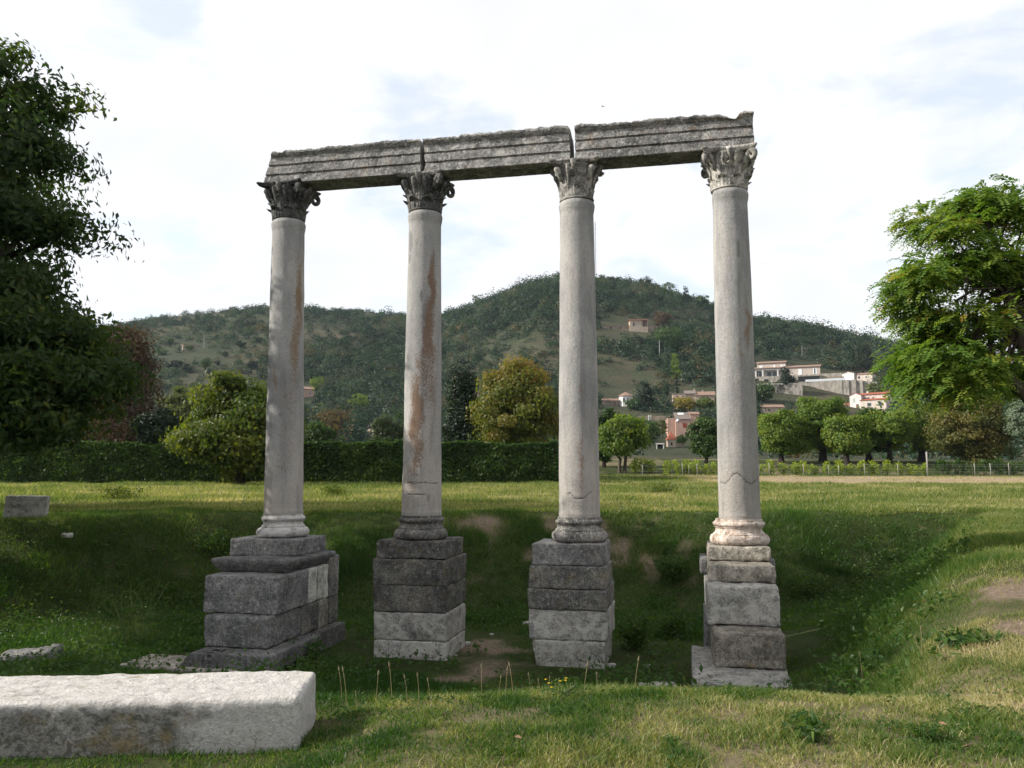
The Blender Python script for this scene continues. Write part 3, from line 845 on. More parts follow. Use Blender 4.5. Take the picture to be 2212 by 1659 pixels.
c0 = t.mix(t.ramp(t.noise(t.coord('Object', loc=(4, 2, 1)), 2.2, 6, 0.7), [(0.51, 0.0), (0.64, 0.75)]), c0, (0.22, 0.155, 0.045))
wh = t.ramp(b3, [(0.3, (0.42, 0.40, 0.375)), (0.6, (0.58, 0.555, 0.53))])
wh = t.mix(t.ramp(t.noise(o, 28, 6, 0.8, 0.5), [(0.36, 0.75), (0.44, 0.0)]), wh, (0.20, 0.18, 0.155))
c = t.mix(t.math('MAXIMUM', up, rt), c0, wh)
spots = t.math('MULTIPLY', t.ramp(t.noise(t.coord('Object', loc=(7, 1, 3)), 12, 6, 0.7), [(0.60, 0.0), (0.66, 1.0)]), t.ramp(b1, [(0.45, 0.0), (0.6, 0.8)]))
c = t.mix(spots, c, (0.15, 0.08, 0.03))
M_WBLOCK = t.finish(c, 0.95, t.bump(t.math('ADD', b3, t.math('MULTIPLY', b2, 1.4)), 0.8, 0.03), 0.1)
me = stone_block('fallen_block', (3.3, 0.80, 0.55), 5, 0.04, 0.012, 0.02, 0.05)
o = link('fallen_block', me, M_WBLOCK)
o.location = (-3.10, 6.00, -0.43); o.rotation_euler = (0, 0, rad(5.0))
tag(o, "long pale topped fallen stone block lying in the grass at front left", 'stone block')
p = hit(47, 1119, 8, 40)
me = stone_block('cut_block', (0.98, 0.5, 0.72), 6, 0.03, 0.015, 0.04, 0.05, lambda P, h: np.stack([P[:, 0] + P[:, 2] * 0.06, P[:, 1], P[:, 2] - P[:, 0] * 0.02], -1))
o = link('cut_block', me, M_PED['pale']); o.location = (p.x, p.y + 0.2, p.z - 0.14); o.rotation_euler = (0, 0, rad(22)); o.scale = (p.y / 22,) * 3
tag(o, "squared grey stone block standing at the edge of the sunlit field", 'stone block')
p = hit(68, 1424, 8, 40); me = stone_block('rock', (0.92, 0.5, 0.26), 7, 0.08, 0.05, 0.04, 0.08)
o = link('rock', me, M_PED['grey']); o.location = (p.x, p.y, p.z - 0.10); o.rotation_euler = (rad(3), rad(-5), rad(8))
tag(o, "low flat grey rock lying in dark grass behind the fallen block", 'rock')
p = hit(415, 1441, 8, 40); me = stone_block('paving_slab', (2.2, 0.9, 0.12), 8, 0.03, 0.01, 0.06, 0.03)
o = link('paving_slab', me, M_PED['warm']); o.location = (p.x, p.y, p.z - 0.03); o.rotation_euler = (0, 0, -ROW_A)
tag(o, "flat pale paving slab at the foot of the left pedestal", 'slab')
p = hit(1420, 1487, 8, 40); me = stone_block('flat_stone', (0.55, 0.25, 0.10), 9, 0.04, 0.02, 0.03, 0.04)
o = link('flat_stone', me, M_PED['pale']); o.location = (p.x, p.y, p.z - 0.03)
tag(o, "small flat pale stone in the grass left of the rightmost pedestal", 'stone')
for (x, y, s, lab) in [(145, 1160, 0.20, "small pale stone high on the dark bank at left"), (1320, 1441, 0.12, "white pebble beside the third pedestal's foot"), (1400, 1442, 0.10, "white pebble halfway between the third and rightmost pedestals"),
                       (1010, 1392, 0.10, "pale stone on the bare earth between the two middle pedestals"), (1062, 1372, 0.07, "small pebble at the back of the bare earth patch"), (985, 1418, 0.06, "tiny pebble by the right foot of the second pedestal"),
                       (1140, 1350, 0.16, "pale stone against the left foot of the third pedestal")]:
    p = hit(x, y, 5, 40); me = stone_block('pebble', (s * 1.3, s, s * 0.6), int(x), s * 0.22, s * 0.08, s * 0.12, s * 0.1)
    o = link('small_stone', me, M_PED['white']); o.location = (p.x, p.y, p.z - s * 0.12); o.rotation_euler = (0, 0, x)
    tag(o, lab, 'stone', 'loose stones in the grass')

# ---------------------------------------------------------------- foliage
RNG = np.random.default_rng(7)

def unit(v):
    return v / np.maximum(np.linalg.norm(v, axis=-1, keepdims=True), 1e-9)

def leaf_quads(P, size, aspect=0.55, up=0.5, droop=0.0, rng=RNG, jit=0.35, face=None):
    """one rhombic leaf (or leaf spray) at every point"""
    n = len(P)
    N = unit(rng.normal(size=(n, 3)) + np.array([0, 0, up]))
    if face is not None:          # leaves turn their faces outwards from the crown
        N = unit(rng.normal(size=(n, 3)) * 0.55 + face + np.array([0, 0, up * 0.4]))
    T = unit(np.cross(N, rng.normal(size=(n, 3))) + np.array([0, 0, -droop]))
    B = np.cross(N, T); B = unit(B)
    s = (size * (1 + jit * rng.uniform(-1, 1, n)))[:, None]
    a, b = T * s * 0.5, B * s * 0.5 * aspect
    fold = N * s * 0.08
    V = np.stack([P - a, P + b + fold - a * 0.1, P + a, P - b + fold - a * 0.1], 1).reshape(-1, 3)
    return V, np.arange(4 * n).reshape(n, 4)

def crown_points(ells, ncl, per, sig, rng, shell=0.55, flat=0.6):
    """clumps inside ellipsoids (centre, radii, weight): points, clump index, clump centres"""
    w = np.array([e[2] for e in ells], float); w /= w.sum()
    k = rng.choice(len(ells), ncl, p=w)
    C = np.array([e[0] for e in ells], float)[k]; R = np.array([e[1] for e in ells], float)[k]
    d = unit(rng.normal(size=(ncl, 3)))
    rr = (shell + (1 - shell) * rng.uniform(0, 1, ncl) ** 0.6)[:, None] * rng.uniform(0.75, 1.04, (ncl, 1))
    cc = C + d * R * rr
    m = np.maximum((per * rng.uniform(0.5, 1.5, ncl)).astype(int), 3)
    idx = np.repeat(np.arange(ncl), m)
    s = np.repeat(sig * rng.uniform(0.6, 1.35, ncl), m)[:, None]
    P = cc[idx] + np.clip(rng.normal(size=(len(idx), 3)), -1.7, 1.7) * s * np.array([1, 1, flat])
    return P, idx, cc

def rnd_attr(idx, ncl, n, rng, a=0.65):
    c = rng.uniform(0, 1, ncl)
    return np.clip(a * c[idx] + (1 - a) * rng.uniform(0, 1, n), 0, 1)

def limb_path(a, b, rng, k=5, sag=0.12):
    a, b = np.array(a, float), np.array(b, float)
    L_ = np.linalg.norm(b - a)
    out = [a]
    for i in range(1, k):
        t_ = i / k
        p = a + (b - a) * t_ + rng.normal(size=3) * L_ * 0.05
        p[2] += L_ * sag * math.sin(t_ * math.pi) * 0.5
        out.append(p)
    out.append(b)
    return out

def make_tree(name, label, cat, base, ells, ncl, per, sig, size, mat, bark, trunk_r, fork, rng, nl=10, aspect=0.55, up=0.5, droop=0.0,
              group=None, shell=0.55, flat=0.6, lean=(0, 0), trunks=1, min_z=None, bias=None, outward=True):
    base = Vector(base)
    t = thing(name, label, cat, base, 0, group)
    rel = [((e[0][0] - base.x, e[0][1] - base.y, e[0][2] - base.z), e[1], e[2]) for e in ells]
    P, idx, cc = crown_points(rel, ncl, per, sig, rng, shell, flat)
    if min_z is not None:
        keep = P[:, 2] > min_z
        P, idx = P[keep], idx[keep]
    ctr = P.mean(0)
    V, F = leaf_quads(P, size, aspect, up, droop, rng, 0.35, 0.55 * unit(P - ctr) + 0.75 * unit(P - cc[idx]) if outward else None)
    r = rnd_attr(idx, ncl, len(P), rng)
    if bias is not None: r = np.clip(r + bias(P), 0, 1)
    link('crown', mesh_np('crown', V, [F], False, fattr={'rnd': r}), mat, t)
    mb = MB()
    for q in range(trunks):
        ox = (q - (trunks - 1) / 2) * trunk_r * 3
        top = np.array([lean[0] + ox * 2.2, lean[1], fork])
        mb.tube([(ox, 0, -0.25), (ox, 0, 0.05)] + limb_path((ox * 1.05, 0, 0.3), top, rng, 4, 0.02), [trunk_r * 1.7, trunk_r * 1.35, trunk_r * 1.1] + list(np.linspace(trunk_r, trunk_r * 0.8, 4)), 10)
        sel = rng.choice(ncl, min(nl, ncl), replace=False)
        for j in sel:
            st = top * rng.uniform(0.85, 1.0)
            pth = limb_path(st, cc[j], rng, 5)
            r0 = trunk_r * rng.uniform(0.35, 0.6)
            mb.tube(pth, list(np.linspace(r0, r0 * 0.15, 6)), 6)
            for _ in range(2):
                j2 = rng.integers(ncl)
                if np.linalg.norm(cc[j2] - cc[j]) < np.linalg.norm(cc[j] - top) * 0.8:
                    mb.tube(limb_path(pth[3], cc[j2], rng, 4), list(np.linspace(r0 * 0.45, r0 * 0.08, 5)), 5)
    mb.build('trunk', bark, t, True)
    return t

def bark_mat(name, a, b):
    t = NT(name)
    n = t.noise(t.coord('Object', scale=(6, 6, 1.2)), 3, 6, 0.7)
    return t.finish(t.ramp(n, [(0.3, a), (0.7, b)]), 0.95, t.bump(n, 0.8, 0.05), 0.1)
BARK = bark_mat("bark_grey_brown", (0.045, 0.038, 0.030), (0.12, 0.10, 0.08))
BARKD = bark_mat("bark_dark", (0.020, 0.017, 0.014), (0.05, 0.042, 0.034))

LF_ASH = leaf_mat("leaf_ash", [(0.0, (0.022, 0.044, 0.013)), (0.55, (0.036, 0.068, 0.017)), (0.85, (0.062, 0.094, 0.022)), (1.0, (0.14, 0.15, 0.02))], 0.36)
LF_LOC = leaf_mat("leaf_locust", [(0.0, (0.055, 0.12, 0.025)), (0.45, (0.115, 0.195, 0.034)), (0.80, (0.20, 0.25, 0.038)), (0.97, (0.27, 0.26, 0.04)), (1.0, (0.32, 0.16, 0.03))], 0.42)
LF_MUL = leaf_mat("leaf_mulberry", [(0.0, (0.060, 0.112, 0.017)), (0.5, (0.115, 0.18, 0.024)), (1.0, (0.21, 0.24, 0.03))], 0.38)
LF_OLV = leaf_mat("leaf_brown_olive", [(0.0, (0.05, 0.07, 0.018)), (0.5, (0.095, 0.105, 0.025)), (1.0, (0.17, 0.13, 0.035))], 0.3)
LF_WAL = leaf_mat("leaf_walnut", [(0.0, (0.036, 0.064, 0.012)), (0.5, (0.070, 0.105, 0.016)), (1.0, (0.16, 0.165, 0.022))], 0.38)
LF_AUT = leaf_mat("leaf_autumn", [(0.0, (0.07, 0.10, 0.018)), (0.45, (0.135, 0.15, 0.024)), (0.8, (0.20, 0.15, 0.03)), (1.0, (0.23, 0.12, 0.035))], 0.34)
LF_RED = leaf_mat("leaf_red_brown", [(0.0, (0.050, 0.036, 0.026)), (0.6, (0.090, 0.058, 0.038)), (1.0, (0.13, 0.085, 0.05))], 0.25)
LF_BRN = leaf_mat("leaf_thin_brown", [(0.0, (0.07, 0.055, 0.035)), (0.6, (0.12, 0.085, 0.055)), (1.0, (0.15, 0.12, 0.06))], 0.25)
LF_DRK = leaf_mat("leaf_dark_evergreen", [(0.0, (0.010, 0.018, 0.010)), (0.6, (0.018, 0.032, 0.015)), (1.0, (0.03, 0.048, 0.02))], 0.2)
LF_HDG = leaf_mat("leaf_hedge", [(0.0, (0.024, 0.050, 0.012)), (0.6, (0.044, 0.086, 0.019)), (1.0, (0.08, 0.13, 0.026))], 0.3)
LF_SIL = leaf_mat("leaf_silver", [(0.0, (0.09, 0.13, 0.08)), (1.0, (0.20, 0.25, 0.17))], 0.3)
LF_SIL2 = leaf_mat("leaf_grey_green", [(0.0, (0.035, 0.06, 0.025)), (1.0, (0.085, 0.11, 0.05))], 0.3)
LF_PAL = leaf_mat("leaf_pale_poplar", [(0.0, (0.07, 0.10, 0.035)), (1.0, (0.15, 0.17, 0.06))], 0.34)
LF_VIN = leaf_mat("leaf_vine", [(0.0, (0.14, 0.20, 0.022)), (0.6, (0.25, 0.31, 0.034)), (1.0, (0.36, 0.38, 0.05))], 0.45)
LF_WEED = leaf_mat("leaf_weed", [(0.0, (0.025, 0.060, 0.014)), (0.6, (0.045, 0.095, 0.020)), (1.0, (0.09, 0.13, 0.03))], 0.33)
LF_YEL = leaf_mat("leaf_yellow", [(0.0, (0.12, 0.12, 0.02)), (1.0, (0.30, 0.22, 0.03))], 0.38)

R_ = np.random.default_rng
def gz(x, y): return hz1(x, y)

# big ash at the left edge, the one that throws the shade
make_tree('ash_tree', "tall dark ash tree overhanging the left edge, sky showing between its leaves", 'tree', (-15.6, 19.2, gz(-15.6, 19.2)),
          [(tuple(at(a, b, yy)), r, w) for a, b, yy, r, w in [
              (45, 230, 19, (1.6, 2.4, 1.0), 0.30), (-20, 150, 19, (1.0, 2.0, 0.9), 0.14), (85, 345, 18.5, (0.9, 1.6, 0.4), 0.10), (80, 475, 18.5, (1.05, 2.0, 0.5), 0.22), (-30, 400, 19, (1.4, 2.6, 0.9), 0.26),
              (60, 610, 18.5, (0.9, 1.6, 0.40), 0.14), (105, 720, 18.5, (1.35, 2.2, 0.7), 0.40), (150, 820, 18.5, (1.35, 2.0, 0.5), 0.30), (0, 720, 19, (1.6, 2.6, 1.1), 0.55), (60, 890, 18.5, (1.8, 2.2, 0.7), 0.45), (-60, 860, 19, (2.0, 2.8, 1.0), 0.6), (-330, 320, 19.0, (3.4, 4.8, 3.5), 3.2), (-330, 760, 19.5, (3.2, 4.2, 1.8), 0.9)]],
          760, 150, 0.37, 0.185, LF_ASH, BARKD, 0.34, 3.6, R_(1), 60, 0.42, 0.5, 0.25, 'shade trees along the left', 0.25, 0.5)
make_tree('ash_tree', "second ash of the shade row, behind the tall one at the left edge", 'tree', (-20.5, 26.5, gz(-20.5, 26.5)),
          [((-19.5, 26.3, 8.8), (5.2, 3.6, 5.0), 1.0), ((-18.5, 26.5, 4.6), (4.5, 3.4, 2.4), 0.5)],
          300, 130, 0.6, 0.24, LF_ASH, BARKD, 0.34, 3.6, R_(2), 20, 0.45, 0.5, 0.2, 'shade trees along the left', 0.35)
make_tree('ash_tree', "ash of the shade row standing nearest the fallen block, left of view", 'tree', (-15.6, 11.5, gz(-15.6, 11.5)),
          [((-15.4, 11.5, 6.8), (4.8, 4.7, 4.2), 1.0)],
          480, 170, 0.5, 0.2, LF_ASH, BARKD, 0.3, 3.0, R_(3), 16, 0.45, 0.5, 0.2, 'shade trees along the left', 0.35)

# locust at the right edge: feathery hanging fronds
def locust():
    rng = R_(21)
    bx, by = 9.1, 13.2
    base = Vector((bx, by, gz(bx, by)))
    t = thing('locust_tree', "feathery green locust tree leaning in from the right edge", 'tree', base)
    ells = [(tuple(at(a + 48, b, 13.2 + yo) - base), (r, ry, rz), w) for a, b, yo, r, ry, rz, w in [
        (2085, 450, 0, .70, .8, .28, .5), (2170, 480, .3, .65, .9, .35, .5), (1985, 512, -.2, .50, .6, .22, .28), (1950, 478, 0, .28, .4, .14, .12), (2060, 575, .2, .85, .9, .26, .6), (2190, 590, 0, .6, .9, .32, .5),
        (1945, 602, -.3, .50, .6, .20, .26), (1905, 640, 0, .32, .5, .16, .16), (1945, 690, .2, .55, .7, .22, .34), (2060, 685, -.2, .8, .8, .26, .5), (2190, 700, .3, .6, .9, .28, .4),
        (1965, 770, 0, .50, .6, .18, .26), (2085, 790, .2, .7, .8, .22, .42), (2030, 828, -.2, .55, .6, .15, .26), (1945, 815, .1, .38, .5, .13, .16), (1985, 730, .3, .5, .6, .2, .26), (2190, 800, .5, .5, .8, .22, .3), (2370, 540, .2, 1.3, 1.6, .9, 1.1), (2400, 720, .2, 1.2, 1.5, .6, .6)]]
    ncl = 350
    P, idx, cc = crown_points(ells, ncl, 21, 0.16, rng, 0.15, 0.6)
    n = len(P)
    # a frond: arching rachis with pairs of leaflets
    out = unit(P - cc[idx] + rng.normal(size=(n, 3)) * 0.16 + unit(cc[idx] - np.array([0.3, 0, 3.0])) * 0.12)
    out[:, 2] = out[:, 2] * 0.5 + 0.12
    out = unit(out)
    Lf = rng.uniform(0.20, 0.36, n)
    side = unit(np.cross(out, np.array([0, 0, 1.0])) + rng.normal(size=(n, 3)) * 0.25)
    Vs = []; rr = []
    base_r = rnd_attr(idx, ncl, n, rng, 0.6)
    for k in range(9):
        s = (k + 1) / 9.0
        c = P + out * (Lf * s)[:, None] + np.array([0, 0, -1.0]) * (Lf * 0.55 * s * s)[:, None]
        tan = unit(out + np.array([0, 0, -1.1]) * s)
        for sg in (-1, 1):
            ln = (Lf * 0.27 * (1 - 0.45 * abs(s - 0.45)))[:, None]
            d = unit(side * sg + tan * 0.35 + rng.normal(size=(n, 3)) * 0.18)
            wv = unit(tan + rng.normal(size=(n, 3)) * 0.15) * ln * 0.27
            Vs.append(np.stack([c, c + d * ln * 0.5 + wv, c + d * ln, c + d * ln * 0.5 - wv], 1))
            rr.append(np.clip(base_r + rng.uniform(-0.12, 0.12, n), 0, 1))
    V = np.concatenate(Vs).reshape(-1, 3); r = np.concatenate(rr)
    link('crown', mesh_np('crown', V, [np.arange(len(V)).reshape(-1, 4)], False, fattr={'rnd': r}), LF_LOC, t)
    mb = MB()
    forkp = np.array(at(2085, 770, 13.2) - base)
    L2 = lambda a, b: tuple(at(a, b, 13.2) - base)
    mb.tube([L2(2350, 1080), L2(2335, 1030), L2(2300, 960), L2(2240, 880), L2(2175, 810), tuple(forkp)], [0.20, 0.15, 0.125, 0.11, 0.085, 0.05], 10)
    mb.tube([L2(2270, 925), L2(2225, 800), L2(2195, 690), L2(2170, 600), L2(2150, 520), L2(2120, 460)], [0.12, 0.105, 0.085, 0.06, 0.04, 0.02], 8)
    mb.tube([L2(2300, 960), L2(2330, 800), L2(2360, 600), L2(2380, 480)], [0.13, 0.11, 0.07, 0.03], 8)
    tips = rng.choice(ncl, 60, replace=False)
    for j in tips:
        st = np.array([forkp, L2(2165, 815), L2(2205, 730), L2(2180, 630), L2(2340, 720)][rng.integers(5)])
        mb.tube(limb_path(st, cc[j], rng, 5), list(np.linspace(0.035, 0.006, 6)), 6)
    mb.build('trunk', BARK, t, True)
locust()

# trees beyond the field: (name, label, layout x, layout y of crown top, y of crown bottom, half width px, distance, base z or None, ...)
def far_tree(name, label, x, ytop, ybot, hw, Y, mat, seed, ncl=130, per=70, size=0.36, trunk=0.25, group=None, bark=BARKD, shape='round', zb=None, sig=None, up=0.5, trunks=1, nl=10, flat=0.6, shell=0.5, bias=None, min_z=None):
    c = at(x, ytop, Y); b = at(x, ybot, Y)
    k = Y / FPX
    R = hw * k
    g = gz(c.x, Y) if zb is None else zb
    zt, zb_ = c.z, b.z
    rng = R_(seed)
    H = zt - zb_
    if shape == 'round':
        ells = [((c.x, Y, zb_ + H * 0.50), (R, R * 0.9, H * 0.50), 1.0)]
        ells = [((c.x, Y, zb_ + H * 0.47), (R * 0.82, R * 0.8, H * 0.43), 0.8)]
        for q in range(9):
            a = q * 0.7 + rng.uniform(0, 0.5); zq = rng.uniform(0.22, 0.86); w_ = (1 - (2 * zq - 1) ** 2) ** 0.5
            ells.append(((c.x + math.cos(a) * R * 0.62 * w_, Y - abs(math.sin(a)) * R * 0.5 * w_, zb_ + H * zq), (R * 0.36, R * 0.36, H * 0.13), 0.16))
    elif shape == 'cone':
        ells = [((c.x, Y, zb_ + H * q), (R * (1.02 - q) + R * 0.06, R * (1.02 - q) + R * 0.06, H * 0.09), (1.02 - q) ** 1.3 + 0.04) for q in np.linspace(0.06, 0.95, 11)]
    elif shape == 'dome':
        ells = [((c.x, Y, zb_ + H * 0.42), (R, R * 0.9, H * 0.5), 1.0), ((c.x, Y, zb_ + H * 0.70), (R * 0.62, R * 0.6, H * 0.32), 0.5)]
    sig = (sig or max(R * 0.16, 0.3)) * 1.08
    ncl, per, size = max(int(ncl * 0.55), 26), int(per * 2.6), size * 0.82
    return make_tree(name, label, 'tree', (c.x, Y, g), ells, ncl, per, sig, size, mat, bark, trunk, max(zb_ - g + H * 0.22, 0.8), rng, nl, 0.7, up, 0.1, group, shell, flat, trunks=trunks, bias=bias, min_z=min_z)

far_tree('walnut_tree', "broad yellow green walnut tree in front of the hedge, left of the columns", 528, 804, 1038, 142, 57, LF_WAL, 31, 260, 95, 0.36, 0.3, sig=0.55)
far_tree('copper_tree', "red brown copper leaved tree rising behind the left ash", 258, 706, 985, 86, 76, LF_RED, 32, 220, 80, 0.34, 0.3, sig=0.8, shape='dome')
far_tree('evergreen_bush', "dark rounded evergreen between the copper tree and the walnut", 345, 850, 1000, 44, 64, LF_DRK, 33, 120, 80, 0.3, 0.2)
far_tree('poplar_tree', "pale green poplar half hidden behind the walnut's left side", 385, 838, 985, 46, 112, LF_PAL, 34, 120, 60, 0.45, 0.25, shape='dome')
far_tree('fir_tree', "dark pointed fir standing right of the second column", 1003, 800, 975, 52, 74, LF_DRK, 35, 240, 60, 0.34, 0.2, shape='cone', sig=0.45)
far_tree('autumn_tree', "tall tree turning orange at its top, left of the third column", 1118, 778, 985, 100, 71, LF_AUT, 36, 300, 85, 0.30, 0.28, sig=0.55, shape='dome', bias=lambda P: 0.5 * sstep(6.5, 10.5, P[:, 2]) - 0.12)
far_tree('bare_tree', "thin leafed brownish tree with bare twigs between the first and second columns", 722, 866, 968, 44, 108, LF_BRN, 37, 90, 10, 0.42, 0.22, bark=BARK, nl=30, sig=0.7)
far_tree('field_tree', "rounded green tree with a pale slim trunk right of the third column", 1342, 872, 1000, 56, 82, LF_MUL, 38, 150, 80, 0.34, 0.16, bark=BARK, trunks=2)
far_tree('field_tree', "dark green tree partly behind the third column's right side", 1303, 878, 1018, 30, 88, LF_HDG, 39, 110, 70, 0.34, 0.2)
far_tree('field_tree', "small dark green tree against the left side of the rightmost column", 1522, 898, 1002, 32, 88, LF_HDG, 40, 110, 70, 0.32, 0.2)
far_tree('garden_tree', "low green tree showing over the hedge right of the leftmost column", 690, 918, 985, 34, 82, LF_HDG, 61, 110, 60, 0.34, 0.18)
far_tree('garden_tree', "grey green bushy tree over the hedge left of the second column", 838, 896, 985, 40, 86, LF_SIL2, 62, 110, 60, 0.34, 0.18)
far_tree('garden_tree', "dark tree between the fir and the autumn coloured tree", 1058, 880, 985, 26, 80, LF_DRK, 63, 90, 60, 0.34, 0.18)
MULG = 'orchard trees beyond the vines'
for (x, yt, yb, hw, Y, sd, lab, m, tr) in [
        (1684, 886, 992, 60, 93, 41, "low spreading orchard tree just right of the rightmost column", LF_MUL, 0.30),
        (1772, 856, 986, 72, 95, 42, "tallest lit orchard tree, with a thick leaning dark trunk", LF_MUL, 0.42),
        (1826, 898, 988, 48, 90, 43, "smaller front orchard tree with a pale stem beside the tallest one", LF_MUL, 0.30),
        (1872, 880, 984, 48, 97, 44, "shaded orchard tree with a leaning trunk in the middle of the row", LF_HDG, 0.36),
        (1916, 880, 984, 52, 94, 45, "bright green orchard tree right of the shaded one", LF_MUL, 0.28),
        (1984, 856, 984, 60, 97, 46, "large lit orchard tree left of the round olive brown tree", LF_MUL, 0.40)]:
    far_tree('orchard_tree', lab, x, yt, yb, hw, Y, m, sd, 190, 80, 0.32, tr, MULG, sig=0.42, up=0.7, min_z=1.0)
far_tree('lime_tree', "dense round olive brown tree at the right end of the orchard", 2094, 832, 998, 90, 88, LF_OLV, 47, 330, 90, 0.30, 0.35, shape='dome', sig=0.5)
far_tree('silver_tree', "silvery pale green tree cut off by the right edge", 2204, 850, 962, 36, 84, LF_SIL, 48, 150, 60, 0.28, 0.2)

# ---------------------------------------------------------------- hedge
def hedge():
    rng = R_(51)
    x0, x1, Y0, Y1 = -42.0, 3.9, 62.0, 65.0
    t = thing('hedge', "long clipped dark green hedge along the far side of the field", 'hedge', ((x0 + x1) / 2, Y0, 0.9))
    n = 60000
    x = rng.uniform(x0, x1, n)
    topz = 4.0 + 0.5 * np.clip(rng.normal(size=n) - 2.0, 0, 1) + 0.34 * fbm(np.stack([x * 0.55, x * 0, x * 0], -1), 4, 52) + 0.10 * fbm(np.stack([x * 2.6, x * 0, x * 0], -1), 3, 55)
    face = rng.uniform(0, 1, n) < 0.72
    z = np.where(face, rng.uniform(0.85, 1, n) * 0 + 0.9 + (topz - 0.9) * rng.uniform(0, 1, n), topz - abs(rng.normal(size=n)) * 0.12)
    bul = 0.28 * fbm(np.stack([x * 0.9, z * 0.9, x * 0], -1), 4, 53)
    y = np.where(face, Y0 + 0.1 + bul - abs(rng.normal(size=n)) * 0.10 + rng.uniform(0, 0.25, n) + 0.12 * (z - 0.9), rng.uniform(Y0 + 0.3, Y1, n))
    P = np.stack([x, y, z], -1) - np.array(t.location)
    V, F = leaf_quads(P, 0.21, 0.65, 0.35, 0.1, rng)
    r = np.clip(0.5 + 0.5 * fbm(P * 0.9, 3, 54) + rng.uniform(-0.3, 0.3, n), 0, 1)
    link('foliage', mesh_np('foliage', V, [F], False, fattr={'rnd': r}), LF_HDG, t)
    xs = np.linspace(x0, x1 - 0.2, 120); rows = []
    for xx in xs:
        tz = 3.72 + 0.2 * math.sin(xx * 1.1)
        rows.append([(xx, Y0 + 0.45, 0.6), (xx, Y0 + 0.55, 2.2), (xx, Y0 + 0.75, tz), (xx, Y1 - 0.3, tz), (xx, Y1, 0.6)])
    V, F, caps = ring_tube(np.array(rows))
    link('dark_core', mesh_np('dark_core', V - np.array(t.location), [F] + caps, True), plain("hedge_core", (0.018, 0.018, 0.012), 1.0, 0.4, 2.0), t)  # added solid dark core that stops light passing through the leaves
hedge()

# ---------------------------------------------------------------- rough belt behind the field (bushes seen under the orchard)
def shrub_mesh(name, seed, n=420, size=0.16, R=(0.6, 0.6, 0.6), ncl=26, sig=0.14, aspect=0.7):
    rng = R_(seed)
    P, idx, cc = crown_points([((0, 0, R[2] * 0.95), R, 1.0)], ncl, n / ncl, sig, rng, 0.45, 0.8)
    P[:, 2] = np.maximum(P[:, 2], 0.02)
    V, F = leaf_quads(P, size, aspect, 0.6, 0, rng)
    return mesh_np(name, V, [F], False, fattr={'rnd': rnd_attr(idx, ncl, len(P), rng, 0.5)})

rng = R_(61)
vine_me = []
for k in range(5):
    me = shrub_mesh('foliage', 600 + k, 420, 0.15, (0.46, 0.4, 0.66), 34, 0.12); me.materials.append(LF_VIN); vine_me.append(me)
dark_me = []
for k in range(3):
    me = shrub_mesh('foliage', 620 + k, 420, 0.17, (0.75, 0.6, 0.68), 34, 0.15); me.materials.append(LF_HDG); dark_me.append(me)
stem_mb = MB(); stem_mb.tube([(0, 0, -0.1), (0.03, 0, 0.3), (-0.02, 0.02, 0.7)], [0.05, 0.04, 0.03], 6)
stem_me = stem_mb.mesh('stem', True); stem_me.materials.append(BARK)
xs = [1372, 1392, 1408, 1440, 1462, 1482, 1500, 1526, 1542, 1642, 1664, 1692, 1718, 1736, 1760, 1786, 1812, 1836, 1862, 1888, 1916, 1944, 1972, 1998]
for i, x in enumerate(xs):
    Y = 79.5 + rng.uniform(-0.3, 0.3) + (3.0 if i < 3 else 0)
    p = at(x, 1020, Y)
    s = rng.uniform(0.95, 1.2) * (0.85 if i in (9, 11, 14) else 1)
    b = thing('vine', "leafy yellow green vine in the row along the wire fence", 'vine', (p.x, Y, gz(p.x, Y)), rng.uniform(0, 6), 'vines behind the wire fence')
    b.scale = (s * rng.uniform(0.9, 1.2), s, s * 0.95)
    link('foliage', vine_me[i % 5], None, b); link('stem', stem_me, None, b)
for i, x in enumerate([2036, 2066, 2098, 2130, 2160, 2190, 2215]):
    Y = 80.2 + rng.uniform(-0.3, 0.6)
    p = at(x, 1020, Y); s = rng.uniform(0.95, 1.2)
    b = thing('bush', "dark green bush behind the right end of the wire fence", 'bush', (p.x, Y, gz(p.x, Y)), rng.uniform(0, 6), 'dark bushes behind the wire fence')
    b.scale = (s * 1.1, s, s)
    link('foliage', dark_me[i % 3], None, b); link('stem', stem_me, None, b)
# wire fence
FY = 78.3
f0, f1 = at(1385, 1030, FY).x, at(2240, 1030, FY).x
fence = thing('wire_fence', "post and wire fence along the far right edge of the field", 'fence', ((f0 + f1) / 2, FY, 1.2))
M_POST = plain("pale_post", (0.27, 0.255, 0.23), 0.9, 0.25, 6)
M_WIRE = plain("fence_wire", (0.22, 0.22, 0.21), 0.6, 0.1, 6)
for x, hh, r in [(1388, 1.0, .04), (1474, 1.15, .04), (1488, 1.0, .03), (1506, 1.1, .04), (1640, 1.1, .04), (1662, 1.2, .045), (1736, 1.1, .04), (1790, 1.0, .04), (1812, 1.0, .04), (1868, 1.15, .04), (1940, 1.1, .04), (2004, 2.25, .09), (2106, 1.2, .04), (2140, 1.2, .05), (2180, 1.2, .04)]:
    p = at(x, 1030, FY); g = gz(p.x, FY)
    mb = MB(); mb.tube([(0, 0, -0.2), (0.02, 0, hh * 0.5), (0.0, 0, hh)], [r * 0.75, r * 0.7, r * 0.9], 7)
    o = mb.build('fence_post', M_POST, fence, True); o.location = (p.x - fence.location.x, 0, g - fence.location.z)
mb = MB()
for h_ in (0.15, 0.38, 0.62, 0.88, 1.05):
    pts = [(xx - fence.location.x, 0.05, gz(xx, FY) + h_ - fence.location.z) for xx in np.linspace(f0, f1, 24)]
    mb.tube(pts, [0.007] * 24, 4)
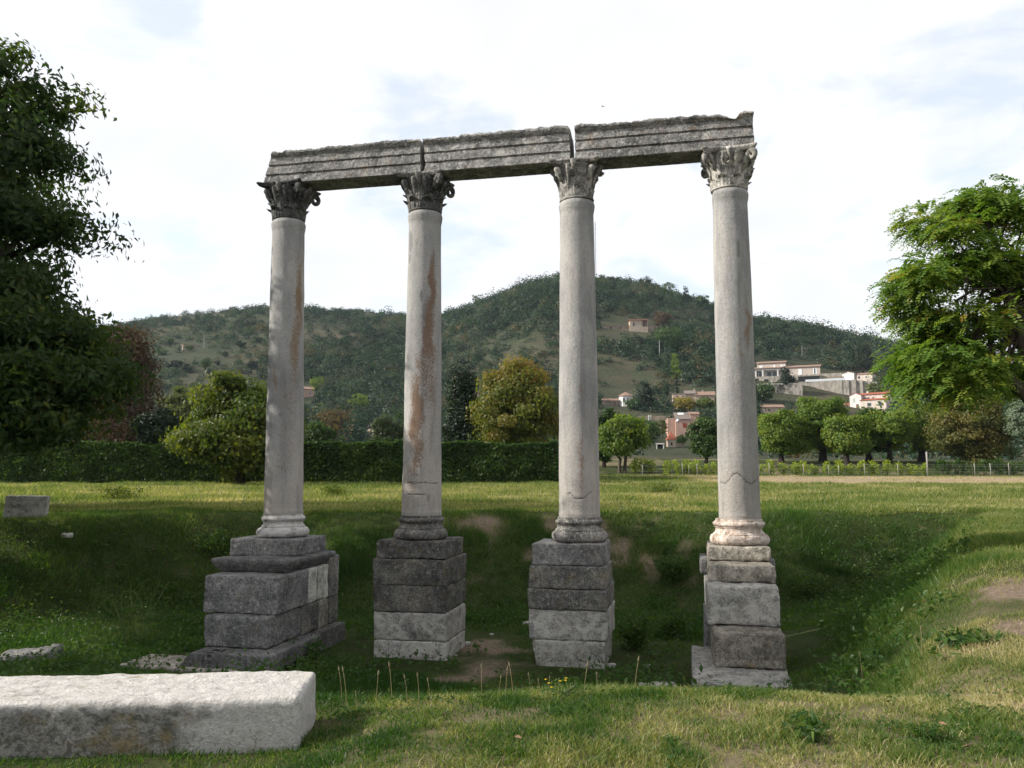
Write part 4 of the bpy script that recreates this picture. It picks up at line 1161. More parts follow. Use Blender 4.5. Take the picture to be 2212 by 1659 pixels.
for xx in np.arange(f0, f1, 0.6):
    g = gz(xx, FY) - fence.location.z
    mb.box(xx - fence.location.x - 0.004, xx - fence.location.x + 0.004, 0.046, 0.054, g + 0.1, g + 1.05)
mb.build('wire', M_WIRE, fence)

# ---------------------------------------------------------------- grass
LF_GRASS = leaf_mat("grass_blades", [(0.0, (0.022, 0.062, 0.010)), (0.25, (0.050, 0.112, 0.016)), (0.5, (0.135, 0.17, 0.045)), (0.75, (0.30, 0.285, 0.12)), (1.0, (0.46, 0.38, 0.25))], 0.4, 1.4)

def blades(name, x, y, ln, w, lean, rnd, rng, segs=1):
    z = height(x, y)
    n = len(x)
    a = rng.uniform(0, 2 * np.pi, n); b = rng.uniform(0, 2 * np.pi, n)
    B = np.stack([x, y, z - 0.01], -1)
    side = np.stack([np.cos(a), np.sin(a), np.zeros(n)], -1) * (w * 0.5)[:, None]
    ld = np.stack([np.cos(b), np.sin(b), np.zeros(n)], -1) * (ln * lean)[:, None]
    up = np.stack([np.zeros(n), np.zeros(n), ln], -1)
    if segs == 1:
        V = np.stack([B - side, B + side, B + up + ld], 1).reshape(-1, 3)
        F = [np.arange(3 * n).reshape(n, 3)]
        at_ = {'rnd': rnd}
    else:
        m = B + up * 0.6 + ld * 0.35
        V = np.stack([B - side, B + side, m + side * 0.8, m - side * 0.8, B + up * 0.9 + ld], 1).reshape(-1, 3)
        q = np.arange(n)[:, None] * 5
        F = [q + np.array([[0, 1, 2, 3]]), q + np.array([[3, 2, 4]])]
        at_ = {'rnd': np.concatenate([rnd, rnd])}
    o = link(name, mesh_np(name, V, F, False, fattr=at_), LF_GRASS)
    return tag(o, kind='stuff')

def scatter(n, y0, y1, rng, pw=1.0, x_lo=None, x_hi=None):
    y = y0 + (y1 - y0) * rng.uniform(0, 1, n) ** pw
    hw = 0.72 * y + np.clip(5.0 - 0.06 * y, 1.5, 5)      # a few steps wider than the view on either side
    x = rng.uniform(-1, 1, n) * hw
    return x, y

def nz(x, y, s, seed, o=4):
    return fbm(np.stack([x * s, y * s, x * 0], -1), o, seed)

def sunk(x, y):
    return np.clip((field_z(x, y) - height(x, y)) / 1.8, 0, 1)

def bank_strip(x, y):        # the bank at the right, blades coloured yellower to look sunlit
    q = x - (3.6 + (y - 6.4) / 1.74)
    return sstep(-2.6, -0.9, q) * sstep(2.5, 0.5, q) * sstep(2.2, 4.0, x)

def grass_near():
    rng = R_(71)
    x, y = scatter(640000, 3.2, 9.2, rng, 1.05)
    d = dirt_mask(x, y); tuft = nz(x, y, 2.2, 72); tf2 = nz(x, y, 7.0, 74)
    keep = (rng.uniform(0, 1, len(x)) > d * 0.93) & (rng.uniform(-0.75, 0.75, len(x)) < 0.28 + 1.3 * tf2 + tuft * 0.7)
    x, y, tuft = x[keep], y[keep], tuft[keep]
    s = sunk(x, y)
    ln = (0.036 + 0.046 * np.clip(tuft + 0.35, 0, 1)) * rng.uniform(0.6, 1.5, len(x)) * (1 + 0.3 * sstep(0.02, 0.2, s))
    dry = nz(x, y, 1.1, 73)
    rnd = np.clip(0.53 + 0.55 * dry + 0.35 * nz(x, y, 4.0, 69) - 0.45 * np.clip(tuft, 0, 1) - 0.35 * sstep(0.02, 0.25, s) + 0.16 * rng.normal(size=len(x)), 0, 1)  # blades below the brow coloured darker for the hollow's shade
    rnd = np.clip(rnd + 0.10 * bank_strip(x, y), 0, 1)
    # greener strip along the fallen block and at its right end
    rnd = np.clip(rnd - 0.25 * sstep(0.2, -1.2, x), 0.03, 1)
    blades('grass_near', x, y, ln, rng.uniform(0.004, 0.0085, len(x)), rng.uniform(0.2, 1.3, len(x)), rnd, rng, 2)

def grass_pit():
    rng = R_(75)
    x, y = scatter(800000, 7.2, 26.5, rng, 1.0)
    d = dirt_mask(x, y); tuft = nz(x, y, 1.1, 76)
    keep = (rng.uniform(0, 1, len(x)) > d * 0.80) & (rng.uniform(-1.1, 0.6, len(x)) < 0.35 + tuft)
    x, y, tuft, d = x[keep], y[keep], tuft[keep], d[keep]
    s = sunk(x, y)
    steep = 4 * s * (1 - s)
    ln = (0.07 + 0.15 * np.clip(tuft + 0.2, 0, 1)) * rng.uniform(0.5, 1.5, len(x)) * (0.8 + 0.6 * steep)
    lowflat = sstep(24, 25, y)
    ln *= 1 - 0.35 * lowflat
    near = sstep(15.0, 9.0, y)
    ln *= 1 - 0.55 * near
    for cx, cy in COLS:       # trodden short round the pedestals
        u = (x - cx) * RDIR.x + (y - cy) * RDIR.y; v = (x - cx) * NDIR.x + (y - cy) * NDIR.y
        ln *= 1 - 0.75 * sstep(1.9, 1.3, abs(u)) * sstep(3.9 if cx in (COLS[0][0], COLS[3][0]) else 2.4, 1.4, v) * sstep(-2.4, -1.8, v)
    rnd = np.clip(0.31 + 0.34 * nz(x, y, 0.6, 77) - 0.14 * sstep(0.1, 0.4, s) - 0.2 * np.clip(tuft, 0, 1) + 0.3 * d + 0.13 * rng.normal(size=len(x)) + 0.16 * bank_strip(x, y), 0.02, 1)  # shade of the hollow put into the blade colour, darker with depth
    blades('grass_bank', x, y, ln, rng.uniform(0.010, 0.020, len(x)) * (1 - 0.5 * near), rng.uniform(0.2, 1.1, len(x)), rnd, rng, 1)

def grass_field():
    rng = R_(78)
    x, y = scatter(390000, 24.5, 79, rng, 1.35)
    d = dry_mask(x, y); tuft = nz(x, y, 0.5, 79)
    keep = ~((y > 61.8) & (x < 4.5)) & (rng.uniform(-0.9, 0.5, len(x)) < 0.35 + tuft)
    x, y, tuft, d = x[keep], y[keep], tuft[keep], d[keep]
    strip = sstep(13, 19, x) * sstep(60, 63, y)
    k3 = rng.uniform(0, 1, len(x)) > 0.75 * strip * sstep(78, 75, y)
    x, y, tuft, d, strip = x[k3], y[k3], tuft[k3], d[k3], strip[k3]
    ln = (0.10 + 0.20 * np.clip(tuft + 0.2, 0, 1) * sstep(26, 34, y)) * rng.uniform(0.5, 1.5, len(x)) * (1 - 0.4 * strip)
    rnd = np.clip(0.56 + 0.28 * nz(x, y, 0.22, 80) + 0.42 * d - 0.3 * np.clip(tuft, 0, 1) + 0.15 * rng.normal(size=len(x)), 0.05, 1)
    blades('grass_field', x, y, ln, rng.uniform(0.022, 0.045, len(x)) * (0.6 + y / 60), rng.uniform(0.3, 1.1, len(x)), rnd, rng, 1)
grass_near(); grass_pit(); grass_field()

# leafy undergrowth on the banks and the floor of the hollow
def undergrowth():
    rng = R_(81)
    x, y = scatter(6200, 8.0, 24.5, rng, 0.9)
    s = sunk(x, y)
    den = 0.35 + nz(x, y, 0.45, 82) * 1.3 + 0.55 * gauss(x, y, -8.5, 20, 3.5, 3) + 0.5 * gauss(x, y, 7.0, 19, 2.2, 3.0) + 0.4 * gauss(x, y, 2.6, 15.5, 1.0, 2.5) + 0.3 * gauss(x, y, -3.3, 14.0, 1.2, 1.0)
    keep = (s > 0.08) & (rng.uniform(0, 1, len(x)) < den) & (dirt_mask(x, y) < 0.5)
    for cx, cy in COLS:
        u = (x - cx) * RDIR.x + (y - cy) * RDIR.y; v = (x - cx) * NDIR.x + (y - cy) * NDIR.y
        keep &= ~((abs(u) < 1.1) & (v > -1.9) & (v < (3.6 if cx in (COLS[0][0], COLS[3][0]) else 1.2)))
    x, y = x[keep], y[keep]
    m = rng.integers(10, 34, len(x)); idx = np.repeat(np.arange(len(x)), m)
    sg = rng.uniform(0.07, 0.20, len(x))
    P = np.stack([x, y, height(x, y) + 0.06], -1)[idx] + np.abs(rng.normal(size=(len(idx), 3))) * np.array([0, 0, 0.7]) * sg[idx][:, None] + rng.normal(size=(len(idx), 3)) * sg[idx][:, None] * np.array([1, 1, 0.15])
    V, F = leaf_quads(P, 0.075, 0.55, 0.9, 0.0, rng)
    r = rnd_attr(idx, len(x), len(idx), rng, 0.6)
    tag(link('undergrowth', mesh_np('undergrowth', V, [F], False, fattr={'rnd': r}), LF_WEED), kind='stuff')
undergrowth()
def clover():
    rng = R_(83)
    x, y = scatter(1500, 3.8, 8.2, rng, 1.0)
    k = (nz(x, y, 0.9, 84) + 0.5 * nz(x, y, 3.0, 85) > 0.12) & (dirt_mask(x, y) < 0.4)
    x, y = x[k], y[k]
    m = rng.integers(8, 40, len(x)); idx = np.repeat(np.arange(len(x)), m); sg = rng.uniform(0.03, 0.11, len(x))
    P = np.stack([x, y, height(x, y) + 0.03], -1)[idx] + rng.normal(size=(len(idx), 3)) * sg[idx][:, None] * np.array([1, 1, 0.12])
    V, F = leaf_quads(P, 0.034, 0.6, 1.6, 0.0, rng)
    tag(link('clover', mesh_np('clover', V, [F], False, fattr={'rnd': rnd_attr(idx, len(x), len(idx), rng, 0.6)}), LF_WEED), kind='stuff')
clover()

def weed(name, label, cat, x, y, h, w, seed, mat=LF_WEED, n=320, size=0.06, group=None, aspect=0.4, stems=7, yguess=(7.0, 40)):
    """upright leafy plant of several stems"""
    rng = R_(seed)
    p = hit(x, y, *yguess)
    t = thing(name, label, cat, p, 0, group)
    mb = MB(); Ps = []
    for k in range(stems):
        a = rng.uniform(0, 6.28); rr = rng.uniform(0.1, 0.5) * w
        tip = np.array([math.cos(a) * rr, math.sin(a) * rr, h * rng.uniform(0.65, 1.05)])
        pth = limb_path((math.cos(a) * rr * 0.2, math.sin(a) * rr * 0.2, -0.03), tip, rng, 5)
        mb.tube(pth, list(np.linspace(0.007, 0.0025, 6)), 4)
        q = rng.uniform(0.12, 1, n // stems)
        pp = np.array(pth); f = q * 5; i = np.clip(f.astype(int), 0, 4)
        Ps.append(pp[i] + (pp[i + 1] - pp[i]) * (f - i)[:, None] + rng.normal(size=(len(q), 3)) * np.array([0.16, 0.16, 0.06]) * w * (1.1 - q[:, None] * 0.7))
    P = np.concatenate(Ps)
    V, F = leaf_quads(P, size, aspect, 0.7, 0.1, rng)
    link('leaves', mesh_np('leaves', V, [F], False, fattr={'rnd': rng.uniform(0, 1, len(P))}), mat, t)
    mb.build('stem', LF_STEM, t)
    return t
LF_STEM = plain("weed_stem", (0.09, 0.11, 0.04), 0.9, 0.2, 10)
weed('tall_weed', "tall feathery weed standing in the dark bank left of the left pedestal", 'weed', 285, 1395, 1.25, 1.3, 201, n=900, size=0.05, aspect=0.25, stems=16)
weed('tall_weed', "slim upright weed on the dark bank, left of the feathery one", 'weed', 214, 1345, 0.95, 0.35, 202, n=200, size=0.05, aspect=0.3, stems=3)
weed('leafy_shrub', "rounded dark leafy shrub on the back bank between the third and rightmost columns", 'shrub', 1455, 1252, 0.6, 1.1, 203, n=900, size=0.085, stems=14, aspect=0.6)
weed('leafy_shrub', "dark nettle clump against the right foot of the third pedestal", 'shrub', 1368, 1400, 0.65, 1.0, 204, n=800, size=0.085, stems=12, aspect=0.6)
weed('leafy_shrub', "bright leafy clump left of the rightmost pedestal", 'shrub', 1455, 1378, 0.5, 0.9, 205, n=700, size=0.08, stems=12, aspect=0.55)
weed('leafy_shrub', "sprawling leafy clump on the bank right of the rightmost pedestal", 'shrub', 1745, 1290, 0.6, 1.3, 206, n=900, size=0.08, stems=14, aspect=0.55)
weed('leafy_shrub', "leafy weed patch just left of the leftmost column's base", 'shrub', 470, 1192, 0.55, 1.4, 207, n=900, size=0.085, stems=14, aspect=0.6)
weed('leafy_shrub', "green clump at the right corner of the left pedestal's slab", 'shrub', 640, 1428, 0.4, 0.9, 208, n=600, size=0.07, stems=10, aspect=0.6)
weed('pale_weed', "yellowish weed growing against the front of the rightmost pedestal", 'weed', 1682, 1446, 0.42, 0.5, 209, mat=LF_VIN, n=240, size=0.035, stems=8, yguess=(11.5, 40))
weed('rosette_weed', "broad leaved thistle rosette in the right foreground turf", 'weed', 1745, 1590, 0.07, 0.42, 210, n=170, size=0.10, stems=9, aspect=0.35, yguess=(4, 9))
weed('rosette_weed', "low green rosette on the brow below the bare earth patch", 'weed', 2090, 1390, 0.10, 0.6, 211, n=160, size=0.11, stems=9, aspect=0.35, yguess=(4, 14))
weed('rosette_weed', "dark grass tuft right of the centre foreground", 'weed', 2010, 1600, 0.10, 0.35, 212, n=160, size=0.07, stems=10, aspect=0.2, yguess=(4, 9))
weed('field_weed', "dark green weed clump in the sunlit field at left", 'weed', 262, 1080, 0.5, 2.0, 213, mat=LF_WAL, n=500, size=0.13, stems=14, aspect=0.4, yguess=(24, 60))
weed('field_weed', "dark weed clump in the field right of the leftmost column", 'weed', 722, 1073, 0.5, 1.6, 214, mat=LF_WAL, n=420, size=0.13, stems=12, aspect=0.4, yguess=(24, 60))
weed('field_weed', "low dark weed clump in the field left of the rightmost column", 'weed', 1430, 1068, 0.45, 1.9, 215, mat=LF_WAL, n=420, size=0.13, stems=12, aspect=0.4, yguess=(24, 60))
f = weed('flowering_weed', "small clump of yellow flowers on the brow below the third pedestal", 'flower', 1222, 1512, 0.13, 0.32, 216, n=140, size=0.035, stems=8, yguess=(4, 9))
rng = R_(217)
M_PETAL = plain("yellow_petal", (0.55, 0.36, 0.02), 0.7)

for q in range(6):
    c_ = rng.normal(size=3) * np.array([0.10, 0.07, 0.018]) + np.array([0, 0, 0.125])
    aa = np.linspace(0, 2 * np.pi, 9)[:-1]
    V = np.concatenate([np.stack([np.cos(aa) * 0.011 * (1 + 0.3 * np.cos(aa * 4)), np.sin(aa) * 0.011 * (1 + 0.3 * np.cos(aa * 4)), aa * 0 + 0.006], -1), [[0, 0, 0]], [[0, 0, 0.010]]]) + c_
    F = np.array([[i, (i + 1) % 8, 9] for i in range(8)] + [[(i + 1) % 8, i, 8] for i in range(8)])
    link("petals", mesh_np("petals", V, [F]), M_PETAL, f)

# seeding stalks along the brow
M_STALK = plain("dry_stalk", (0.26, 0.21, 0.11), 0.9, 0.2, 20)
M_SEED = plain("seed_head", (0.17, 0.145, 0.085), 0.9, 0.25, 30)
def stalk_pair(seed):
    rng = R_(seed); h = 1.0
    lean = rng.uniform(-0.18, 0.18, 2)
    pts = [(lean[0] * q * q, lean[1] * q * q, q * h - 0.06) for q in np.linspace(0, 1, 6)]
    a = MB(); a.tube(pts, [0.0085] * 3 + [0.007] * 3, 5)
    e = pts[-1]; b = MB()
    b.tube([(e[0] + lean[0] * q * 0.3, e[1] + lean[1] * q * 0.3, e[2] + q * 0.17) for q in np.linspace(-0.1, 1, 6)], [0.008, 0.022, 0.028, 0.026, 0.018, 0.005], 7)
    A = a.mesh('stem', True); A.materials.append(M_STALK); B_ = b.mesh('seed_head', True); B_.materials.append(M_SEED)
    return A, B_
SP = [stalk_pair(300 + k) for k in range(5)]
rng = R_(91)
spots = [(705, 1500), (738, 1514), (748, 1520), (770, 1536), (800, 1498), (812, 1530), (826, 1490), (846, 1512), (862, 1495), (880, 1520), (905, 1524), (930, 1520), (1040, 1510), (1066, 1490), (1078, 1508), (1092, 1500), (1108, 1505), (1126, 1500), (1146, 1498), (1168, 1510), (1185, 1500),
         (1262, 1500), (1290, 1498), (1342, 1490), (1372, 1492), (1408, 1484), (1452, 1488), (1502, 1480), (1530, 1476), (1560, 1474), (1588, 1470), (1610, 1478), (1640, 1470), (1660, 1466), (1690, 1462), (1756, 1456), (1780, 1452), (1790, 1448), (1815, 1445), (1840, 1440), (1862, 1434), (1985, 1425), (1992, 1420), (1860, 1420)]
for i, (x, y) in enumerate(spots):
    p = hit(x, y + rng.uniform(0, 10), 4.0, 9.5)
    s = rng.uniform(0.12, 0.30)
    g = thing('grass_stalk', "dry seeding grass stalk standing up along the sunlit brow", 'grass stalk', p, rng.uniform(0, 6.28), 'seeding stalks along the brow')
    g.scale = (s * 0.9, s * 0.9, s)
    A, B_ = SP[i % 5]
    st = link('stem', A, None, g); link('seed_head', B_, None, g)
for (x, y, lab) in [(1705, 1496, "curled brown dead leaf on the brow by the slab"), (1118, 1610, "dry brown leaf lying in the centre foreground turf"), (2035, 1580, "pale fallen leaf in the right foreground turf"), (2095, 1635, "tan fallen leaf near the bottom right corner")]:
    p = hit(x, y, 4.0, 9.5); rng2 = R_(x)
    me = mesh_np('dead_leaf', np.array([[-.045, 0, 0], [-.01, .028, .016], [.05, .006, .008], [.0, -.03, .02], [0, 0, 0]]) * 0.55 + np.array([0, 0, 0.055]), [np.array([[0, 4, 1], [1, 4, 2], [2, 4, 3], [3, 4, 0]])])
    o = link('dead_leaf', me, plain("dead_leaf", (0.20, 0.125, 0.075), 0.9), None, p); o.rotation_euler = (0.3, 0.2, x)
    o.modifiers.new("thickness", 'SOLIDIFY').thickness = 0.002
    tag(o, lab, 'leaf', 'fallen leaves on the turf')

# ---------------------------------------------------------------- scrub and trees on the hills
LF_HILL = leaf_mat("leaf_hill_scrub", [(0.0, (0.008, 0.022, 0.014)), (0.45, (0.018, 0.044, 0.023)), (0.72, (0.034, 0.068, 0.028)), (0.86, (0.070, 0.098, 0.074)), (0.96, (0.065, 0.075, 0.026)), (1.0, (0.12, 0.085, 0.04))], 0.2)

def proj(x, y, z):
    dz = z - EYE
    dep = y * cP + dz * sP
    return 1106 + FPX * x / dep, 829.5 - FPX * (dz * cP - y * sP) / dep

HOUSE_ROOM = [(1296, 1425, 688, 738), (1290, 1376, 842, 908), (1446, 1548, 836, 900), (1618, 1772, 778, 866), (1716, 1890, 798, 872), (1812, 1918, 842, 910), (1636, 1702, 864, 916), (640, 688, 828, 876), (392, 448, 740, 768), (1372, 1452, 892, 930), (796, 842, 908, 952)]
def clear_of_houses(px, py):
    k = np.ones(len(px), bool)
    for a, b, c, d in HOUSE_ROOM: k &= ~((px > a) & (px < b) & (py > c) & (py < d))
    return k

def hill_scrub():
    rng = R_(401)
    n = 19000
    t_ = rng.uniform(-0.66, 0.66, n)
    q = 0.30 + 0.76 * rng.uniform(0, 1, n) ** 0.85
    Y = q * np.interp(t_, SKT, SKD); x = t_ * Y
    z = height(x, Y)
    px, py = proj(x, Y, z)
    g = lambda cx, cy, sx, sy: np.exp(-((px - cx) / sx) ** 2 - ((py - cy) / sy) ** 2)
    n1 = nz(x, Y, 1 / 45.0, 402); n2 = nz(x, Y, 1 / 14.0, 403)
    den = 0.78 + 0.5 * n1 + 0.4 * n2
    wood = g(820, 800, 150, 80) + g(1090, 655, 110, 50) + g(1760, 712, 180, 30) + g(1500, 790, 60, 40) + g(1900, 790, 70, 60) + g(1250, 640, 200, 26) + 0.7 * g(1420, 750, 90, 30)
    bare = 1.0 * g(450, 775, 110, 40) + 0.8 * g(320, 680, 110, 10) + 1.1 * g(1340, 812, 80, 32) + 0.9 * g(1100, 742, 110, 15) + 0.9 * g(1345, 640, 38, 12) + 0.5 * g(730, 715, 90, 22) + 0.55 * g(1720, 770, 90, 14) + 0.5 * g(1330, 720, 60, 14) + 1.3 * g(1690, 835, 80, 22) + 0.8 * g(1690, 872, 70, 22) + 0.9 * g(1400, 705, 60, 10)
    den = den + 0.6 * wood - 0.75 * bare
    keep = (rng.uniform(0, 1, n) < den) & clear_of_houses(px, py) & ~((px > 1395) & (px < 1520) & (py > 918))
    x, Y, z, n1, wood, bare, px, py = [a[keep] for a in (x, Y, z, n1, wood, bare, px, py)]
    m = len(x)
    R = rng.uniform(1.4, 3.5, m) * np.where(rng.uniform(0, 1, m) < 0.12, 1.6, 1.0) * (1 + 0.8 * np.clip(wood, 0, 1)) * (1 - 0.35 * np.clip(bare, 0, 1))
    # scrub of the valley floor between the gardens
    k2 = 420
    t2 = np.concatenate([rng.uniform(-0.30, 0.0, 260), rng.uniform(0.09, 0.62, 160)])
    Y2 = np.where(np.arange(k2) < 260, rng.uniform(105, 235, k2), rng.uniform(125, 215, k2)); x2 = t2 * Y2
    p2x, p2y = proj(x2, Y2, height(x2, Y2))
    ok = clear_of_houses(p2x, p2y) & ~((p2x > 1405) & (p2x < 1515) & (p2y > 905)) & ~((p2x > 1410) & (p2x < 1512) & (rng.uniform(0, 1, k2) < 0.95)) & ~((p2x > 1390) & (p2x < 1420) & (p2y > 960))
    x2, Y2 = x2[ok], Y2[ok]
    x = np.concatenate([x, x2]); Y = np.concatenate([Y, Y2]); z = height(x, Y)
    R = np.concatenate([R, rng.uniform(0.7, 2.0, len(x2))])
    val = np.concatenate([np.clip(0.44 + 0.55 * n1 + 0.30 * rng.normal(size=m), 0, 1), np.clip(0.55 + 0.3 * rng.normal(size=len(x2)), 0, 1)])
    val = np.where(rng.uniform(0, 1, len(val)) < 0.20, rng.uniform(0.80, 0.9, len(val)), val)
    cnt = np.clip((40 * (R / 2.0) ** 1.4).astype(int), 14, 150)
    idx = np.repeat(np.arange(len(x)), cnt)
    d = unit(rng.normal(size=(len(idx), 3)))
    d[:, 2] = np.abs(d[:, 2]) * 1.0
    rr = rng.uniform(0.5, 0.97, len(idx))[:, None]
    hf = rng.uniform(1.0, 1.7, len(x))[idx]
    P = np.stack([x, Y, z], -1)[idx] + d * rr * R[idx][:, None] * np.stack([np.ones(len(idx)), np.ones(len(idx)), hf], -1)
    V, F = leaf_quads(P, 1.0, 0.75, 0.5, 0, rng, 0.35, d)
    # leaf sprays scale with the bush
    c = np.repeat(P, 4, 0); V = c + (V - c) * np.repeat(np.clip(0.36 + 0.17 * R[idx], 0.5, 1.15), 4)[:, None]
    r = np.clip(val[idx] + rng.uniform(-0.10, 0.10, len(idx)), 0, 1)
    tag(link('hillside_scrub', mesh_np('hillside_scrub', V, [F], False, fattr={'rnd': r}), LF_HILL), kind='stuff')
hill_scrub()

HT = {'oak': LF_DRK, 'hill': LF_HILL, 'mul': LF_MUL, 'yel': LF_YEL, 'red': LF_RED, 'pal': LF_PAL, 'hdg': LF_HDG, 'olv': LF_OLV, 'wal': LF_WAL}
def hill_tree(name, label, x, ytop, ybase, hw, mat, shape, seed, group=None, ncl=40, per=22, yg=(100.0, 900)):
    rng = R_(seed)
    p = hit(x, ybase, *yg)
    k = math.hypot(p.x, p.y) / FPX
    H = (ybase - ytop) * k; R = hw * k
    t = thing(name, label, 'tree', p, 0, group)
    if shape == 'round': ells = [((0, 0, H * 0.56), (R, R, H * 0.44), 1.0)]
    elif shape == 'cone': ells = [((0, 0, H * q), (R * (1.05 - q), R * (1.05 - q), H * 0.10), (1.05 - q) ** 1.2) for q in np.linspace(0.12, 0.97, 9)]
    elif shape == 'column': ells = [((0, 0, H * q), (R * (0.9 if q < 0.6 else 1.5 * (1.05 - q)) , R * 0.8, H * 0.11), 1.0 if q < 0.7 else 0.5) for q in np.linspace(0.08, 0.96, 9)]
    elif shape == 'pine': ells = [((0, 0, H * 0.72), (R, R, H * 0.26), 1.0), ((-R * 0.3, 0, H * 0.5), (R * 0.6, R * 0.6, H * 0.16), 0.3)]
    elif shape == 'cedar': ells = [((0, 0, H * q), (R * w_, R * w_, H * 0.05), w_) for q, w_ in ((0.22, 0.95), (0.36, 1.0), (0.50, 0.85), (0.64, 0.7), (0.78, 0.5), (0.92, 0.25))]
    P, idx, cc = crown_points(ells, ncl, per, max(R * 0.17, 0.22), rng, 0.45, 0.7)
    V, F = leaf_quads(P, max(0.42, min(0.9, R * 0.22)), 0.7, 0.5, 0, rng, 0.35, unit(P - P.mean(0)))
    link('crown', mesh_np('crown', V, [F], False, fattr={'rnd': rnd_attr(idx, ncl, len(P), rng)}), HT[mat], t)
    mb = MB(); mb.tube([(0, 0, -0.5), (0, 0, H * 0.3), (0.1 * R, 0, H * 0.6)], [max(0.16, R * 0.07), max(0.12, R * 0.055), 0.06], 6)
    for j in rng.choice(ncl, 5, replace=False): mb.tube([(0, 0, H * 0.28), tuple(cc[j] * 0.6 + np.array([0, 0, H * 0.12])), tuple(cc[j])], [max(0.1, R * 0.04), 0.07, 0.03], 5)
    mb.build('trunk', BARKD, t, True)
for i, a in enumerate([
        ("ridge_tree", "small dark pointed tree on the left skyline, beside the leftmost column", 672, 631, 654, 6, 'oak', 'cone'),
        ("ridge_tree", "small pointed tree on the skyline, just left of the second column", 846, 652, 674, 7, 'oak', 'cone'),
        ("ridge_tree", "dark upright tree on the skyline where the two hills meet", 1031, 629, 668, 12, 'hdg', 'round'),
        ("ridge_tree", "rounded dark pine near the top of the main hill, right of the third column", 1394, 596, 622, 15, 'oak', 'round'),
        ("ridge_tree", "bushy skyline tree on the right shoulder of the main hill", 1443, 606, 646, 17, 'hdg', 'round'),
        ("ridge_tree", "dark skyline tree left of the rightmost column", 1482, 620, 656, 13, 'oak', 'cone'),
        ("ridge_tree", "thin topped skyline tree touching the left side of the rightmost column", 1520, 634, 664, 13, 'hdg', 'round'),
        ("ridge_tree", "umbrella shaped pine on the right ridge near the locust", 1862, 697, 728, 17, 'oak', 'pine'),
        ("ridge_tree", "dark bushy tree at the far left end of the ridge", 228, 656, 684, 22, 'oak', 'round'),
        ("ridge_tree", "low wide clump alone on the bare left skyline", 357, 655, 668, 15, 'oak', 'round'),
        ("ridge_tree", "low bush under the twin armed mast on the left skyline", 577, 640, 657, 9, 'oak', 'round'),
        ("hill_tree", "russet round tree right of the upper hillside house", 1432, 671, 712, 20, 'red', 'round'),
        ("hill_tree", "large mid green tree below the upper hillside house", 1448, 702, 764, 34, 'hdg', 'round'),
        ("hill_tree", "bright light green tree in the middle of the main hill", 1460, 762, 818, 15, 'mul', 'column'),
        ("cypress", "shorter of the two cypresses above the long roofed house", 1441, 823, 856, 5, 'oak', 'column'),
        ("cypress", "taller of the two cypresses above the long roofed house", 1463, 808, 856, 6, 'oak', 'column'),
        ("cedar_tree", "dark cedar between the white octagonal house and the long roofed one", 1396, 828, 884, 21, 'oak', 'cedar'),
        ("cedar_tree", "spreading dark cedar in front of the white villa's terrace", 1700, 796, 848, 24, 'oak', 'cedar'),
        ("hill_tree", "big dark round pine above the garage on the right hill", 1864, 741, 812, 28, 'oak', 'round'),
        ("hill_tree", "yellowing tree in front of the long roofed house", 1480, 859, 889, 23, 'yel', 'round'),
        ("hill_tree", "green tree right of the yellowing one, by the long roofed house", 1523, 860, 890, 20, 'wal', 'round'),
        ("hill_tree", "light green stone pine right of the leftmost column", 684, 811, 862, 15, 'mul', 'pine'),
        ("hill_tree", "bright yellow green round tree above the bare tree", 775, 852, 892, 19, 'mul', 'round'),
        ("hill_tree", "pale green tree overlapping the red roofed house", 1894, 830, 874, 20, 'pal', 'round'),
        ("cypress", "small lone cypress in the garden right of the leftmost column", 722, 826, 864, 4, 'oak', 'column'),
        ("hill_tree", "dark tree left of the pointed roof tower", 1404, 905, 966, 20, 'hdg', 'round'),
        ("hill_tree", "olive green tree between the pink house and the pointed roof tower", 1432, 902, 948, 14, 'olv', 'round'),
        ("hill_tree", "round bush tree right of the pointed roof tower", 1472, 938, 964, 12, 'hdg', 'round'),
        ("hill_tree", "green tree under the octagonal house's garden", 1368, 864, 886, 18, 'hdg', 'round'),
        ("hill_tree", "bushy green tree under the villa's left retaining wall", 1650, 830, 868, 26, 'hdg', 'round'),
        ("hill_tree", "small orange tinted tree at the hedge, left of the second column", 832, 920, 962, 16, 'olv', 'round'),
        ("hill_tree", "grey green tree against the left side of the second column", 860, 880, 962, 16, 'hdg', 'round')]):
    hill_tree(*a, 500 + i, yg=(66.0 if a[0] == 'hill_tree' and a[4] > 955 and a[3] < 900 else 100.0, 900), ncl=70 if a[5] > 17 else 36)
bush_spots = [(350, 768, 11), (378, 800, 15), (402, 806, 13), (444, 798, 14), (455, 812, 9), (470, 790, 8), (516, 790, 9), (545, 798, 13), (572, 782, 12), (408, 760, 9), (330, 790, 12), (486, 772, 8), (365, 745, 10), (520, 752, 11), (560, 742, 9)]
for i, (x, y, hw) in enumerate(bush_spots):
    hill_tree("terrace_bush", "dark rounded bush on the bare terraces of the left hill", x, y - hw * 1.5, y, hw, 'oak' if i % 3 else 'hdg', 'round', 560 + i, 'bushes on the bare terraces', 30, 20)

